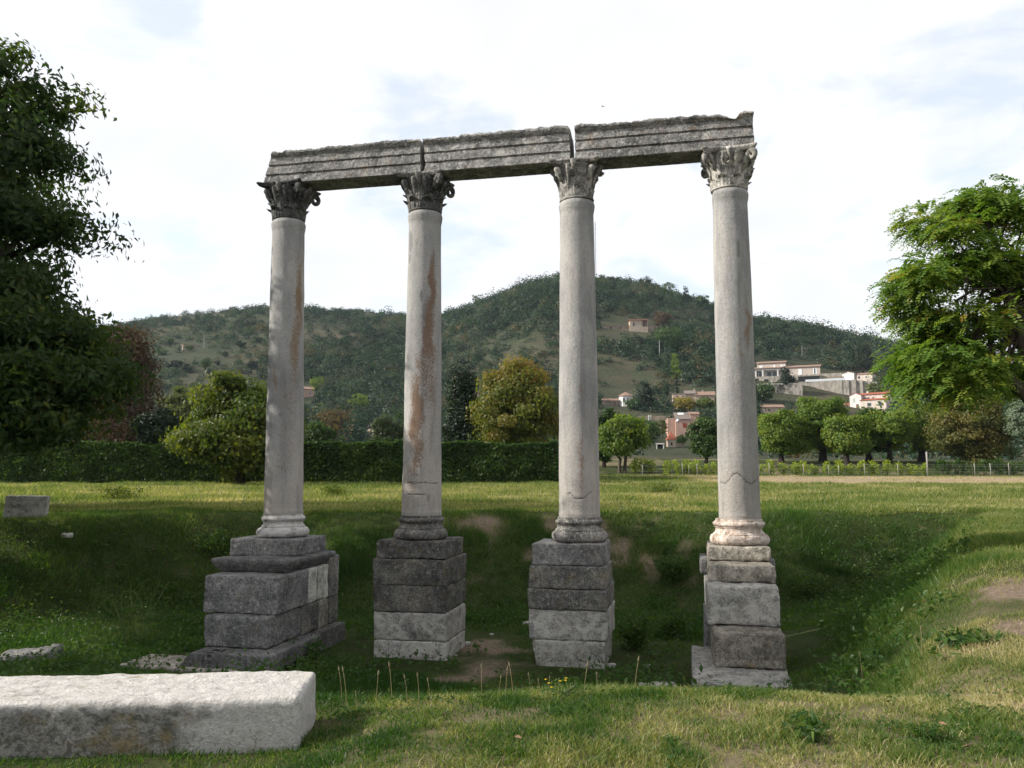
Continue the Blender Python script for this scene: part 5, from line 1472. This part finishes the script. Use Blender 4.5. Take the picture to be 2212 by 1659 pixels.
# ---------------------------------------------------------------- houses on the hillside
def tile_mat(name, a, b):
    t = NT(name)
    o = t.coord('Object')
    w = t.n('ShaderNodeTexWave', {'Vector': o, 'Scale': 1.6, 'Distortion': 0.6, 'Detail': 2.0}, bands_direction='X').outputs['Fac']
    n = t.noise(o, 1.3, 6, 0.7)
    c = t.ramp(n, [(0.3, a), (0.7, b)])
    c = t.mix(t.math('MULTIPLY', w, 0.3), c, tuple(q * 0.5 for q in a))
    return t.finish(c, 0.9, t.bump(w, 0.6, 0.08), 0.1)
def render_mat(name, c, v=0.16):
    t = NT(name)
    o = t.coord('Object', scale=(1, 1, 0.35))
    n = t.noise(o, 0.9, 6, 0.7)
    return t.finish(t.ramp(n, [(0.3, tuple(q * (1 - v * 1.6) for q in c)), (0.6, c)]), 0.95, None, 0.1)
M_TILE_R = tile_mat("tiles_red", (0.26, 0.085, 0.055), (0.38, 0.14, 0.09))
M_TILE_B = tile_mat("tiles_brown", (0.20, 0.125, 0.095), (0.33, 0.23, 0.18))
M_TILE_G = tile_mat("tiles_grey", (0.15, 0.13, 0.12), (0.25, 0.21, 0.185))
M_WHITE = render_mat("render_white", (0.60, 0.575, 0.55))
M_CREAM = render_mat("render_cream", (0.40, 0.33, 0.26))
M_PINK = render_mat("render_pink", (0.45, 0.30, 0.24))
M_ROSE = render_mat("render_pale_rose", (0.50, 0.43, 0.38))
M_CONC = render_mat("concrete_stained", (0.34, 0.31, 0.27), 0.4)
M_STONEW = render_mat("rubble_wall", (0.27, 0.22, 0.17), 0.4)
M_GLASS = NT("window_glass").finish((0.035, 0.045, 0.055), 0.15, None, 0.5)
M_SHUT_W = plain("shutter_white", (0.72, 0.72, 0.72), 0.8, 0.05)
M_SHUT_R = plain("shutter_red", (0.26, 0.06, 0.035), 0.8, 0.1)
M_SHUT_G = plain("shutter_green", (0.30, 0.38, 0.33), 0.8, 0.1)
M_SHUT_B = plain("shutter_brown", (0.13, 0.085, 0.055), 0.8, 0.1)
M_DARK = plain("dark_opening", (0.02, 0.02, 0.02), 0.9, 0.1)

class House:
    def __init__(self, name, label, cat, x, ybase, yaw=0.0, yg=(100.0, 900), group=None):
        self.x, self.y = x, ybase
        p = hit(x, ybase, *yg); self.p = p
        self.k = math.hypot(p.x, p.y) / FPX
        self.o = thing(name, label, cat, p, -math.atan2(p.x, p.y) + yaw, group)
        self.w = {}
    def X(self, x): return (x - self.x) * self.k
    def Z(self, y): return (self.y - y) * self.k
    def wall(self, x0, x1, y0, y1, depth, dy=0.0, mat=None, down=0.0):
        mb = self.w.setdefault(mat.name, (MB(), mat))[0]
        mb.box(self.X(x0), self.X(x1), dy, dy + depth, self.Z(y1) - down, self.Z(y0))
        return self
    def part(self, name, x0, x1, y0, y1, d0, d1, mat, parent=None):
        mb = MB(); mb.box(self.X(x0), self.X(x1), d0, d1, self.Z(y1), self.Z(y0))
        return mb.build(name, mat, parent or self.o)
    def roof(self, x0, x1, yeave, depth, dy, mat, rise=None, over=0.45, kind='gable', th=0.16):
        a, b = self.X(x0) - over, self.X(x1) + over
        f, r = dy - over, dy + depth + over
        z = self.Z(yeave) + 0.01
        h = rise if rise is not None else (r - f) * 0.5 * 0.36
        mb = MB(); m = (f + r) / 2
        if kind == 'gable':
            V = [(a, f, z), (b, f, z), (b, m, z + h), (a, m, z + h), (a, r, z), (b, r, z), (a, f, z + th), (b, f, z + th), (b, m, z + h + th), (a, m, z + h + th), (a, r, z + th), (b, r, z + th)]
            F = [(6, 7, 8, 9), (9, 8, 11, 10), (0, 3, 2, 1), (3, 4, 5, 2), (0, 1, 7, 6), (4, 10, 11, 5), (0, 6, 9, 3), (3, 9, 10, 4), (1, 2, 8, 7), (2, 5, 11, 8)]
        elif kind == 'side':       # ridge runs away from the viewer
            c = (a + b) / 2
            V = [(a, f, z), (c, f, z + h), (b, f, z), (a, r, z), (c, r, z + h), (b, r, z)]
            V += [(p_[0], p_[1], p_[2] + th) for p_ in V]
            F = [(6, 7, 10, 9), (7, 8, 11, 10), (0, 3, 4, 1), (1, 4, 5, 2), (0, 1, 7, 6), (1, 2, 8, 7), (3, 9, 10, 4), (4, 10, 11, 5), (0, 6, 9, 3), (2, 5, 11, 8)]
        elif kind == 'shed':
            V = [(a, f, z), (b, f, z), (b, r, z + h), (a, r, z + h), (a, f, z + th), (b, f, z + th), (b, r, z + h + th), (a, r, z + h + th)]
            F = [(4, 5, 6, 7), (0, 3, 2, 1), (0, 1, 5, 4), (1, 2, 6, 5), (2, 3, 7, 6), (3, 0, 4, 7)]
        else:                      # pyramid
            c = (a + b) / 2
            V = [(a, f, z), (b, f, z), (b, r, z), (a, r, z), (a, f, z + th), (b, f, z + th), (b, r, z + th), (a, r, z + th), (c, m, z + h)]
            F = [(4, 5, 8), (5, 6, 8), (6, 7, 8), (7, 4, 8), (3, 2, 1, 0), (0, 1, 5, 4), (1, 2, 6, 5), (2, 3, 7, 6), (3, 0, 4, 7)]
        mb.add(V, F)
        if kind in ('gable', 'side') and 'gable' not in self.w:
            pass
        return mb.build('roof', mat, self.o)
    def gable_wall(self, x0, x1, yeave, depth, dy, mat, rise):
        mb = self.w.setdefault(mat.name, (MB(), mat))[0]
        a, b, c = self.X(x0), self.X(x1), (self.X(x0) + self.X(x1)) / 2
        z = self.Z(yeave)
        V = [(a, dy, z), (b, dy, z), (c, dy, z + rise), (a, dy + depth, z), (b, dy + depth, z), (c, dy + depth, z + rise)]
        mb.add(V, [(0, 1, 2), (5, 4, 3), (0, 2, 5, 3), (1, 4, 5, 2)])
    def window(self, x0, x1, y0, y1, dy, frame=None, shutters=None, name='window'):
        fr = frame or M_SHUT_W
        s = 0.5
        w = self.part(name, x0, x1, y0, y1, dy - 0.05, dy + 0.02, fr)
        self.part('pane', x0 + s, x1 - s, y0 + s, y1 - s, dy - 0.07, dy - 0.04, M_GLASS, w)
        if shutters:
            wd = (x1 - x0) * 0.55
            self.part('shutter', x0 - wd, x0, y0, y1, dy - 0.10, dy - 0.01, shutters, w)
            self.part('shutter', x1, x1 + wd, y0, y1, dy - 0.10, dy - 0.01, shutters, w)
    def chimney(self, x, y0, y1, w, d, mat, parent=None):
        self.part('chimney', x - w / 2, x + w / 2, y0, y1, d - 0.4, d + 0.4, mat, parent)
    def done(self):
        for mb, mat in self.w.values():
            mb.build('wall', mat, self.o)

h = House('hillside_house', "small tan house high on the main hill with a shaded balcony", 'house', 1362, 716, 0.10)
h.wall(1361, 1388, 692, 716, 7, 0, M_CREAM, 2); h.wall(1388, 1400, 706, 716, 7, 0, M_CREAM, 2); h.wall(1388, 1399, 692, 706, 4.5, 2.5, M_STONEW)
h.wall(1300, 1361, 702, 714, 6, 2, M_STONEW, 3); h.wall(1400, 1420, 702, 718, 3, 2.5, M_STONEW, 3)
h.roof(1361, 1399, 692, 7, 0, M_TILE_R, 0.9); h.roof(1300, 1360, 702, 6, 2, M_TILE_B, 0.8, 0.3, 'shed')
h.window(1367, 1371, 697, 704, 0, M_SHUT_B); h.window(1390, 1394, 697, 705, 2.5, M_SHUT_R); h.part('balcony_rail', 1388, 1399.5, 703, 703.8, -0.05, 0.05, M_SHUT_B)
h.part('post', 1398.6, 1399.6, 692, 706, 0.0, 0.25, M_CREAM); h.window(1318, 1323, 704, 709, 2, M_SHUT_B); h.window(1340, 1344, 704, 709, 2, M_SHUT_B)
h.done()

h = House('white_villa', "long pale villa with big glazed bays and white shutters, right of the rightmost column", 'house', 1700, 828, -0.04)
h.wall(1628, 1640, 799, 812, 9, 0.5, M_WHITE); h.wall(1697, 1765, 796, 813, 9, 0.4, M_ROSE, 1); h.wall(1641, 1698, 783.5, 794, 7, 2.2, M_ROSE); h.wall(1628, 1698, 795.5, 799, 9, 0.3, M_WHITE)
h.wall(1628, 1698, 799, 812, 7, 3.0, M_WHITE)
for x in (1632, 1652, 1682, 1695): h.part('pillar', x - 1, x + 2, 799, 812, 0.3, 0.9, M_WHITE)
h.wall(1628, 1765, 812, 829, 10, 0.0, M_CONC, 3)
h.roof(1641, 1698, 783.5, 7, 2.2, M_TILE_B, 1.1); h.roof(1628, 1698, 795.5, 2.6, 0.3, M_TILE_B, 0.9, 0.5, 'shed'); h.roof(1698, 1765, 796, 9, 0.4, M_TILE_B, 1.3)
for x0, x1 in ((1634, 1643), (1644, 1651), (1660, 1670), (1671, 1681)): h.window(x0, x1, 800.5, 811, 2.95)
for x0, x1 in ((1646, 1652), (1674, 1678), (1689, 1692), (1694, 1697)): h.part('shutter', x0, x1, 788, 792.5, 2.08, 2.19, M_SHUT_W)
h.part('shutter', 1723, 1730, 799.5, 811.5, 0.28, 0.39, M_SHUT_W); h.window(1753, 1756.5, 799, 811, 0.4, None, M_SHUT_W)
h.part('cellar_opening', 1722, 1764, 815, 826, -0.04, 0.02, M_DARK); h.part('cellar_opening', 1634, 1644, 816, 826, -0.04, 0.02, M_DARK); h.part('cellar_opening', 1655, 1664, 818, 827, -0.04, 0.02, M_DARK)
h.chimney(1644, 780, 784, 3, 5, M_ROSE)
h.done()

h = House('retaining_wall', "tall stained concrete terrace wall below the white villa", 'wall', 1790, 845, -0.10)
mb = MB()
for i in range(12):
    x0, x1 = 1727 + i * 12.7, 1727 + (i + 1) * 12.7
    yt = 823.5 + 4.5 * max(0, (i - 7) / 4.0) ** 2; bow = 5.0 * ((i - 5.5) / 6) ** 2
    mb.box(h.X(x0), h.X(x1) + 0.002 * i, bow + 0.003 * i, bow + 0.9, h.Z(848) - 3, h.Z(yt))
mb.build('wall', M_CONC, h.o)
h.part('glass_rail', 1745, 1822, 818.5, 823.4, 1.6, 1.65, plain("pale_rail", (0.45, 0.48, 0.50), 0.4, 0.1))
h.done()
h = House('terrace_wall', "lower pool terrace wall with white stair rail left of the cedar", 'wall', 1660, 846, 0.0)
h.wall(1628, 1676, 829, 848, 1.0, 0, M_CONC, 3); h.wall(1676, 1727, 829, 846, 1.0, 1.2, M_CONC, 3)
mb = MB(); 
for q in range(9):
    a = q / 8.0; mb.box(h.X(1650 + 18 * a) - 0.05, h.X(1650 + 18 * a) + 0.05, -0.7, -0.6, h.Z(842 - 13 * a), h.Z(836 - 11 * a))
mb.tube([(h.X(1649), -0.65, h.Z(837)), (h.X(1668), -0.65, h.Z(825))], [0.06, 0.06], 5)
mb.tube([(h.X(1649), -0.65, h.Z(842)), (h.X(1668), -0.65, h.Z(830))], [0.09, 0.09], 5)
mb.build('stair_rail', M_SHUT_W, h.o); h.done()

h = House('garden_wall', "stepped grey garden walls between the villa and the garage", 'wall', 1790, 822, -0.05)
h.wall(1766, 1822, 803, 813, 0.6, 9, M_CONC, 1); h.wall(1770, 1822, 812.5, 819, 0.6, 5, M_STONEW, 1); h.part('boat_cover', 1722, 1742, 823, 827, -1.2, 0.4, M_SHUT_W); h.done()

h = House('garage', "small white garage with a bright white door beyond the terrace wall", 'garage', 1850, 829, -0.35)
h.wall(1822, 1846, 807, 828, 8, 0, M_WHITE, 2); h.wall(1846.2, 1880, 811, 829, 6, 1.0, M_ROSE, 3)
h.roof(1822, 1846, 807, 8, 0, M_TILE_B, 0.9, 0.3, 'side'); h.gable_wall(1822, 1846, 807, 8, 0, M_WHITE, 0.85); h.roof(1846, 1880, 811, 6, 1.0, M_TILE_B, 0.9, 0.3)
h.part('garage_door', 1826.5, 1841, 811.5, 823, -0.06, 0.01, M_SHUT_W); h.window(1852, 1856, 814, 819, 1.0, M_SHUT_B); h.window(1866, 1870, 814, 819, 1.0, None, None); h.done()

h = House('red_roofed_house', "white house with tiered red tiled roofs left of the locust", 'house', 1870, 884, -0.30)
h.wall(1840, 1862, 856, 884, 9, 0, M_WHITE, 2); h.wall(1862.2, 1911, 867, 884, 5, -1.2, M_ROSE, 2); h.wall(1855, 1908, 854, 868, 6, 3.0, M_ROSE)
h.wall(1820, 1840, 874, 882, 5, 1.5, M_WHITE, 1)
h.roof(1855, 1908, 854, 6, 3.0, M_TILE_R, 0.9); h.roof(1862, 1911, 867, 3.9, -1.2, M_TILE_R, 0.85, 0.3, 'shed'); h.roof(1820, 1840, 873, 5, 1.5, M_TILE_R, 0.7, 0.3)
h.roof(1840, 1862, 856, 9, 0, M_TILE_R, 1.1, 0.2, 'side'); h.gable_wall(1840, 1862, 856, 9, 0, M_WHITE, 1.05)
for x in (1861, 1870, 1879): h.window(x, x + 3.4, 859, 862, 3.0, M_SHUT_B)
h.window(1875, 1883, 872, 879, -1.2, M_SHUT_G); h.window(1896, 1904, 872, 879, -1.2, M_SHUT_G); h.part('door', 1852, 1857, 873, 884, -0.05, 0.01, M_SHUT_B); h.part('shutter', 1846, 1850, 861, 869, -0.07, -0.005, M_SHUT_G)
h.chimney(1866, 846, 855, 3, 6, M_WHITE); h.done()

h = House('tool_shed', "little cream shed with one brown tiled roof, right of the rightmost column", 'shed', 1668, 894, 0.25)
h.wall(1648, 1692, 881, 894, 5, 0, M_CREAM, 2); h.roof(1648, 1692, 881, 5, 0, M_TILE_B, 1.15, 0.35); h.part('drainpipe', 1683, 1684, 881, 894, -0.15, -0.03, M_SHUT_B); h.window(1660, 1664, 884, 888, 0, M_SHUT_B); h.done()

# octagonal house
h = House('octagonal_house', "white octagonal house with a low pointed roof right of the third column", 'house', 1352, 880)
R8 = 16 * h.k
def octa(r0, z0, r1, z1, n=8):
    V = [(r0 * math.cos(a), R8 + r0 * math.sin(a), z0) for a in [math.pi / 8 + q * math.pi / 4 for q in range(n)]] + [(r1 * math.cos(a), R8 + r1 * math.sin(a), z1) for a in [math.pi / 8 + q * math.pi / 4 for q in range(n)]]
    return V, [(q, (q + 1) % n, n + (q + 1) % n, n + q) for q in range(n)] + [tuple(range(n - 1, -1, -1)), tuple(range(n, 2 * n))]
mb = MB(); mb.add(*octa(R8, -2, R8, h.Z(855))); mb.build('wall', M_WHITE, h.o)
mb = MB(); mb.add(*octa(R8 + 0.5, h.Z(855) + 0.01, 0.3, h.Z(855) + 1.7)); rf = mb.build('roof', M_TILE_B, h.o)
h.window(1345.5, 1350.5, 859, 869, R8 * 0.075, M_SHUT_W); h.window(1354, 1358.5, 859, 869, R8 * 0.075, M_SHUT_W)
h.done()
h = House('low_outhouse', "low tan outhouse left of the octagonal house", 'outhouse', 1320, 876, 0.1)
h.wall(1302, 1336, 866, 876, 5, 0, M_STONEW, 2); h.roof(1302, 1336, 866, 5, 0, M_TILE_B, 1.0, 0.3); h.part('door', 1326, 1330, 868, 876, -0.05, 0.01, M_SHUT_B); h.done()

h = House('long_house', "long low house with brown roofs and two chimneys left of the rightmost column", 'house', 1500, 872, 0.06)
h.wall(1455, 1482, 851, 872, 7, 0, M_CREAM, 2); h.wall(1482, 1502, 851, 872, 7, 1, M_CREAM, 2); h.wall(1502, 1542, 855, 872, 7, 0.5, M_CREAM, 2); h.wall(1455, 1480, 862, 872, 3, -3, M_STONEW, 2)
h.roof(1482, 1502, 851, 7, 1, M_TILE_G, 1.6); h.roof(1502, 1542, 855, 7, 0.5, M_TILE_B, 1.8); h.roof(1455, 1480, 862, 2.6, -3, M_TILE_B, 0.6, 0.3, 'shed')
h.part('cornice', 1454.5, 1482, 850.2, 851.8, -0.12, 6.9, M_TILE_G); h.window(1462, 1466, 855, 858.5, 0, M_SHUT_B); h.window(1475, 1479, 855, 858.5, 0, M_SHUT_B)
h.chimney(1502, 838, 852, 3, 4.5, M_CREAM); h.chimney(1519, 842, 853, 3.5, 4, M_CREAM); h.done()

h = House('pink_house', "pink two storey house with a red shutter and roof panel", 'house', 1478, 944, 0.12)
h.wall(1461, 1511, 907, 944, 8, 0, M_PINK, 2); h.wall(1445, 1461, 903, 938, 6, 1.5, M_PINK, 2); h.wall(1492, 1511, 896, 907, 6, 1.0, M_PINK)
rf = h.roof(1461, 1492, 907, 8, 0, M_TILE_G, 2.3, 0.25); h.roof(1492, 1511, 896, 6, 1.0, M_TILE_B, 0.9, 0.25)
mb = MB(); zz = h.Z(907); mb.add([(h.X(1468), 2.3, zz + 1.63), (h.X(1480), 2.3, zz + 1.63), (h.X(1480), 3.4, zz + 2.22), (h.X(1468), 3.4, zz + 2.22), (h.X(1468), 2.26, zz + 1.72), (h.X(1480), 2.26, zz + 1.72), (h.X(1480), 3.36, zz + 2.31), (h.X(1468), 3.36, zz + 2.31)], [(4, 5, 6, 7), (0, 3, 2, 1), (0, 1, 5, 4), (1, 2, 6, 5), (2, 3, 7, 6), (3, 0, 4, 7)])
mb.build('roof_panel', M_SHUT_W, rf)
h.part('shutter', 1475.5, 1484, 914.5, 924, -0.10, -0.005, M_SHUT_R); h.window(1506, 1509, 913, 923, 0, M_SHUT_B); h.window(1503, 1509, 933, 938, 0, M_SHUT_B); h.part('doorway', 1480, 1488, 934, 944, -0.04, 0.02, M_DARK)
mb = MB(); mb.tube([(h.X(1465), -0.2, h.Z(910)), (h.X(1465) + 0.05, -0.4, h.Z(910) + 0.03)], [0.06, 0.55], 14); mb.build('satellite_dish', M_SHUT_W, h.o, True); h.done()
h = House('boundary_wall', "low tan boundary wall with gate piers left of the pink house", 'wall', 1410, 908, 0.0)
h.wall(1378, 1400, 899, 908, 0.5, 0, M_STONEW, 1.5); h.wall(1407, 1446, 899, 908, 0.5, 0, M_STONEW, 1.5); h.part('gate_pier', 1400, 1403, 896.5, 908, -0.1, 0.6, M_WHITE); h.part('gate_pier', 1404.5, 1407, 896.5, 908, -0.1, 0.6, M_WHITE); h.done()

h = House('dovecote', "small stone tower with a steep pointed red roof near the orchard", 'tower', 1452, 966, 0.2, (100, 900))
h.wall(1443.5, 1459.5, 950, 966, 2.0, 0, M_CREAM, 1.5); h.roof(1443.5, 1459.5, 950.5, 2.0, 0, M_TILE_R, h.Z(931) - h.Z(950.5), 0.22, 'pyramid', 0.08); h.part('doorway', 1449, 1453, 956, 962, -0.04, 0.02, M_DARK); h.wall(1432, 1480, 957, 966, 0.5, 2.6, M_STONEW, 1.5); h.done()
h = House('open_shelter', "small flat roofed white shelter left of the pointed roof tower", 'shelter', 1426, 970, 0.0)
for x in (1418, 1432): h.part('post', x, x + 2, 960, 970, 0, 0.3, M_WHITE)
h.part('roof', 1417, 1435, 957.8, 960, -0.1, 2.2, M_WHITE); h.part('back_panel', 1418.5, 1433.5, 960, 970, 2.0, 2.15, M_DARK); h.done()
h = House('garden_house', "pinkish house corner just right of the leftmost column", 'house', 668, 858, 0.2)
h.wall(650, 678, 842, 858, 7, 0, M_PINK, 2); h.roof(650, 678, 842, 7, 0, M_TILE_B, 1.6, 0.4); h.window(667, 671, 847, 853, 0, M_SHUT_W); h.done()
h = House('grey_roofed_shed', "grey roofed shed among the bushes left of the second column", 'shed', 818, 936, 0.5)
h.wall(806, 832, 926, 936, 4.5, 0, M_STONEW, 1); h.roof(806, 832, 926, 4.5, 0, M_TILE_G, 1.3, 0.4); h.part('door', 815, 819, 928, 936, -0.05, 0.01, M_SHUT_B); h.done()
h = House('ruined_hut', "low ruined stone hut on the left hill's terrace", 'hut', 418, 752, 0.2)
h.wall(398, 440, 746, 754, 4, 0, M_STONEW, 1); h.roof(398, 440, 746, 4, 0, M_TILE_B, 0.5, 0.2, 'shed'); h.part('doorway', 412, 418, 748, 754, -0.04, 0.02, M_DARK); h.done()

# white cars far off
def car(label, x, y, yaw, c):
    p = hit(x, y, 100.0, 900)
    t = thing('parked_car', label, 'car', p, yaw)
    m = plain("car_paint_%d" % x, c, 0.35, 0.03)
    prof = [(-2.0, 0.35), (2.0, 0.35), (2.05, 0.75), (1.2, 0.9), (0.6, 1.42), (-1.1, 1.45), (-1.8, 0.95), (-2.05, 0.85)]
    V, F, caps = ring_tube(np.array([[(a, s * (0.82 if b < 1 else 0.68), b) for a, b in prof] for s in (-1, -0.96, 0.96, 1)]))
    link('body', mesh_np('body', V, [F] + caps), m, t)
    mb = MB(); mb.box(-1.0, 0.75, -0.78, 0.78, 1.0, 1.3); mb.build('window', M_GLASS, t)
    for a in (-1.25, 1.25):
        for s in (-0.8, 0.8):
            w_ = MB(); w_.tube([(a, s - 0.1, 0.32), (a, s + 0.1, 0.32)], [0.32, 0.32], 12); w_.build('wheel', M_DARK, t)
car("pale car parked above the garage on the right hill", 1876, 812, 0.3, (0.5, 0.55, 0.6))
car("white car on the track below the stone pine, right of the leftmost column", 717, 866, 0.4, (0.7, 0.7, 0.7))

# masts, poles and birds
M_STEEL = plain("galvanised_steel", (0.30, 0.30, 0.31), 0.5, 0.1)
def mast(name, label, x, ytop, ybase, r, arms=(), lattice=False):
    p = hit(x, ybase, 100.0, 900); k = math.hypot(p.x, p.y) / FPX; H = (ybase - ytop) * k
    t = thing(name, label, 'mast', p)
    mb = MB()
    if lattice:
        w = 0.45
        for sx, sy in ((-w, -w), (w, -w), (0, w)): mb.tube([(sx, sy, -1), (sx * 0.6, sy * 0.6, H)], [r, r], 4)
        q = 0.0; s = 1
        while q < H - 1.2:
            f = 1 - 0.4 * q / H
            mb.tube([(-w * f * s, -w * f, q), (w * f * s, -w * f, q + 1.2)], [r * 0.6] * 2, 4); q += 1.2; s = -s
    else:
        mb.tube([(0, 0, -1), (0, 0, H * 0.5), (0, 0, H)], [r, r * 0.85, r * 0.6], 6)
    mb.build('pole', M_STEEL, t)
    for f, l in arms:
        a = MB(); a.tube([(-l, 0, f * H), (l, 0, f * H)], [r * 0.7] * 2, 4); a.tube([(l, 0, f * H - l * 0.5), (l, 0, f * H + l * 0.6)], [r * 0.7] * 2, 4); a.build('antenna', M_STEEL, t)
mast('radio_mast', "tall lattice radio mast rising beside the third column's right edge", 1287, 474, 606, 0.11, [(0.30, 0.7), (0.52, 0.9), (0.62, 0.8), (0.80, 0.7), (0.88, 1.1), (0.95, 0.9)], True)
mast('antenna_pole', "short bare pole on the main hill's crest", 1329, 580, 606, 0.16)
mast('antenna_pole', "thin single pole on the left skyline", 541, 620, 652, 0.10)
mast('antenna_pole', "twin armed pole on the left skyline beside the leftmost column", 575, 614, 652, 0.14, [(0.95, 0.9), (0.75, 0.8), (0.6, 0.7)])
mast('utility_pole', "pale wooden pole on the left hill's terraces", 440, 724, 752, 0.16)
mast('utility_pole', "pale wooden pole in the middle of the main hill", 1425, 735, 776, 0.22)
mast('utility_pole', "thin pole amid the right hillside scrub above the villa", 1733, 748, 772, 0.14)
mast('utility_pole', "slim pole behind the hedge left of the second column", 806, 918, 955, 0.09)
M_BIRD = plain("bird_dark", (0.03, 0.03, 0.035), 0.8, 0.1)
def bird(label, x, y, Y, s, rz):
    t = thing('bird', label, 'bird', at(x, y, Y), rz)
    t.scale = (s, s, s)
    body = [(0, y_, 0) for y_ in (-0.5, -0.38, -0.15, 0.1, 0.3, 0.42, 0.52)]
    a = MB(); a.tube(body, [0.03, 0.06, 0.10, 0.11, 0.08, 0.075, 0.02], 8)
    for sg in (-1, 1):
        w = [(0.05 * sg, 0.18, 0.03), (0.05 * sg, -0.12, 0.03), (0.5 * sg, -0.12, 0.22), (0.5 * sg, 0.2, 0.24), (1.1 * sg, -0.35, 0.05)]
        V = w + [(p[0], p[1], p[2] - 0.02) for p in w]
        F = [(0, 1, 2, 3), (3, 2, 4), (5, 8, 7, 6), (8, 9, 7), (0, 3, 8, 5), (3, 4, 9, 8), (4, 2, 7, 9), (2, 1, 6, 7)]
        a.add(V, [f if sg > 0 else f[::-1] for f in F])
    a.add([(-0.05, -0.45, 0.01), (0.05, -0.45, 0.01), (0.16, -0.85, 0.0), (0, -0.7, 0.0), (-0.16, -0.85, 0.0), (-0.05, -0.45, -0.02), (0.05, -0.45, -0.02), (0.16, -0.85, -0.02), (0, -0.7, -0.02), (-0.16, -0.85, -0.02)], [(0, 1, 2, 3, 4), (9, 8, 7, 6, 5), (1, 6, 7, 2), (0, 4, 9, 5)])
    a.build('body', M_BIRD, t)
bird("small dark bird flying above the right architrave block", 1302, 230, 40, 0.13, 0.9)
bird("tiny pale bird low in the sky right of the rightmost column", 1648, 570, 60, 0.11, 1.5)

# ---------------------------------------------------------------- air between here and the hills
t = NT("haze_air")
v = t.n('ShaderNodeVolumePrincipled', {'Color': (0.72, 0.86, 1.0, 1), 'Density': 0.00007, 'Anisotropy': 0.2})
t.t.links.new(v.outputs[0], t.out.inputs['Volume'])
mb = MB(); mb.box(-2700, 2700, -320, 4100, -6, 420)
tag(mb.build('haze', t.m), kind='stuff')
SC.cycles.volume_bounces = 0
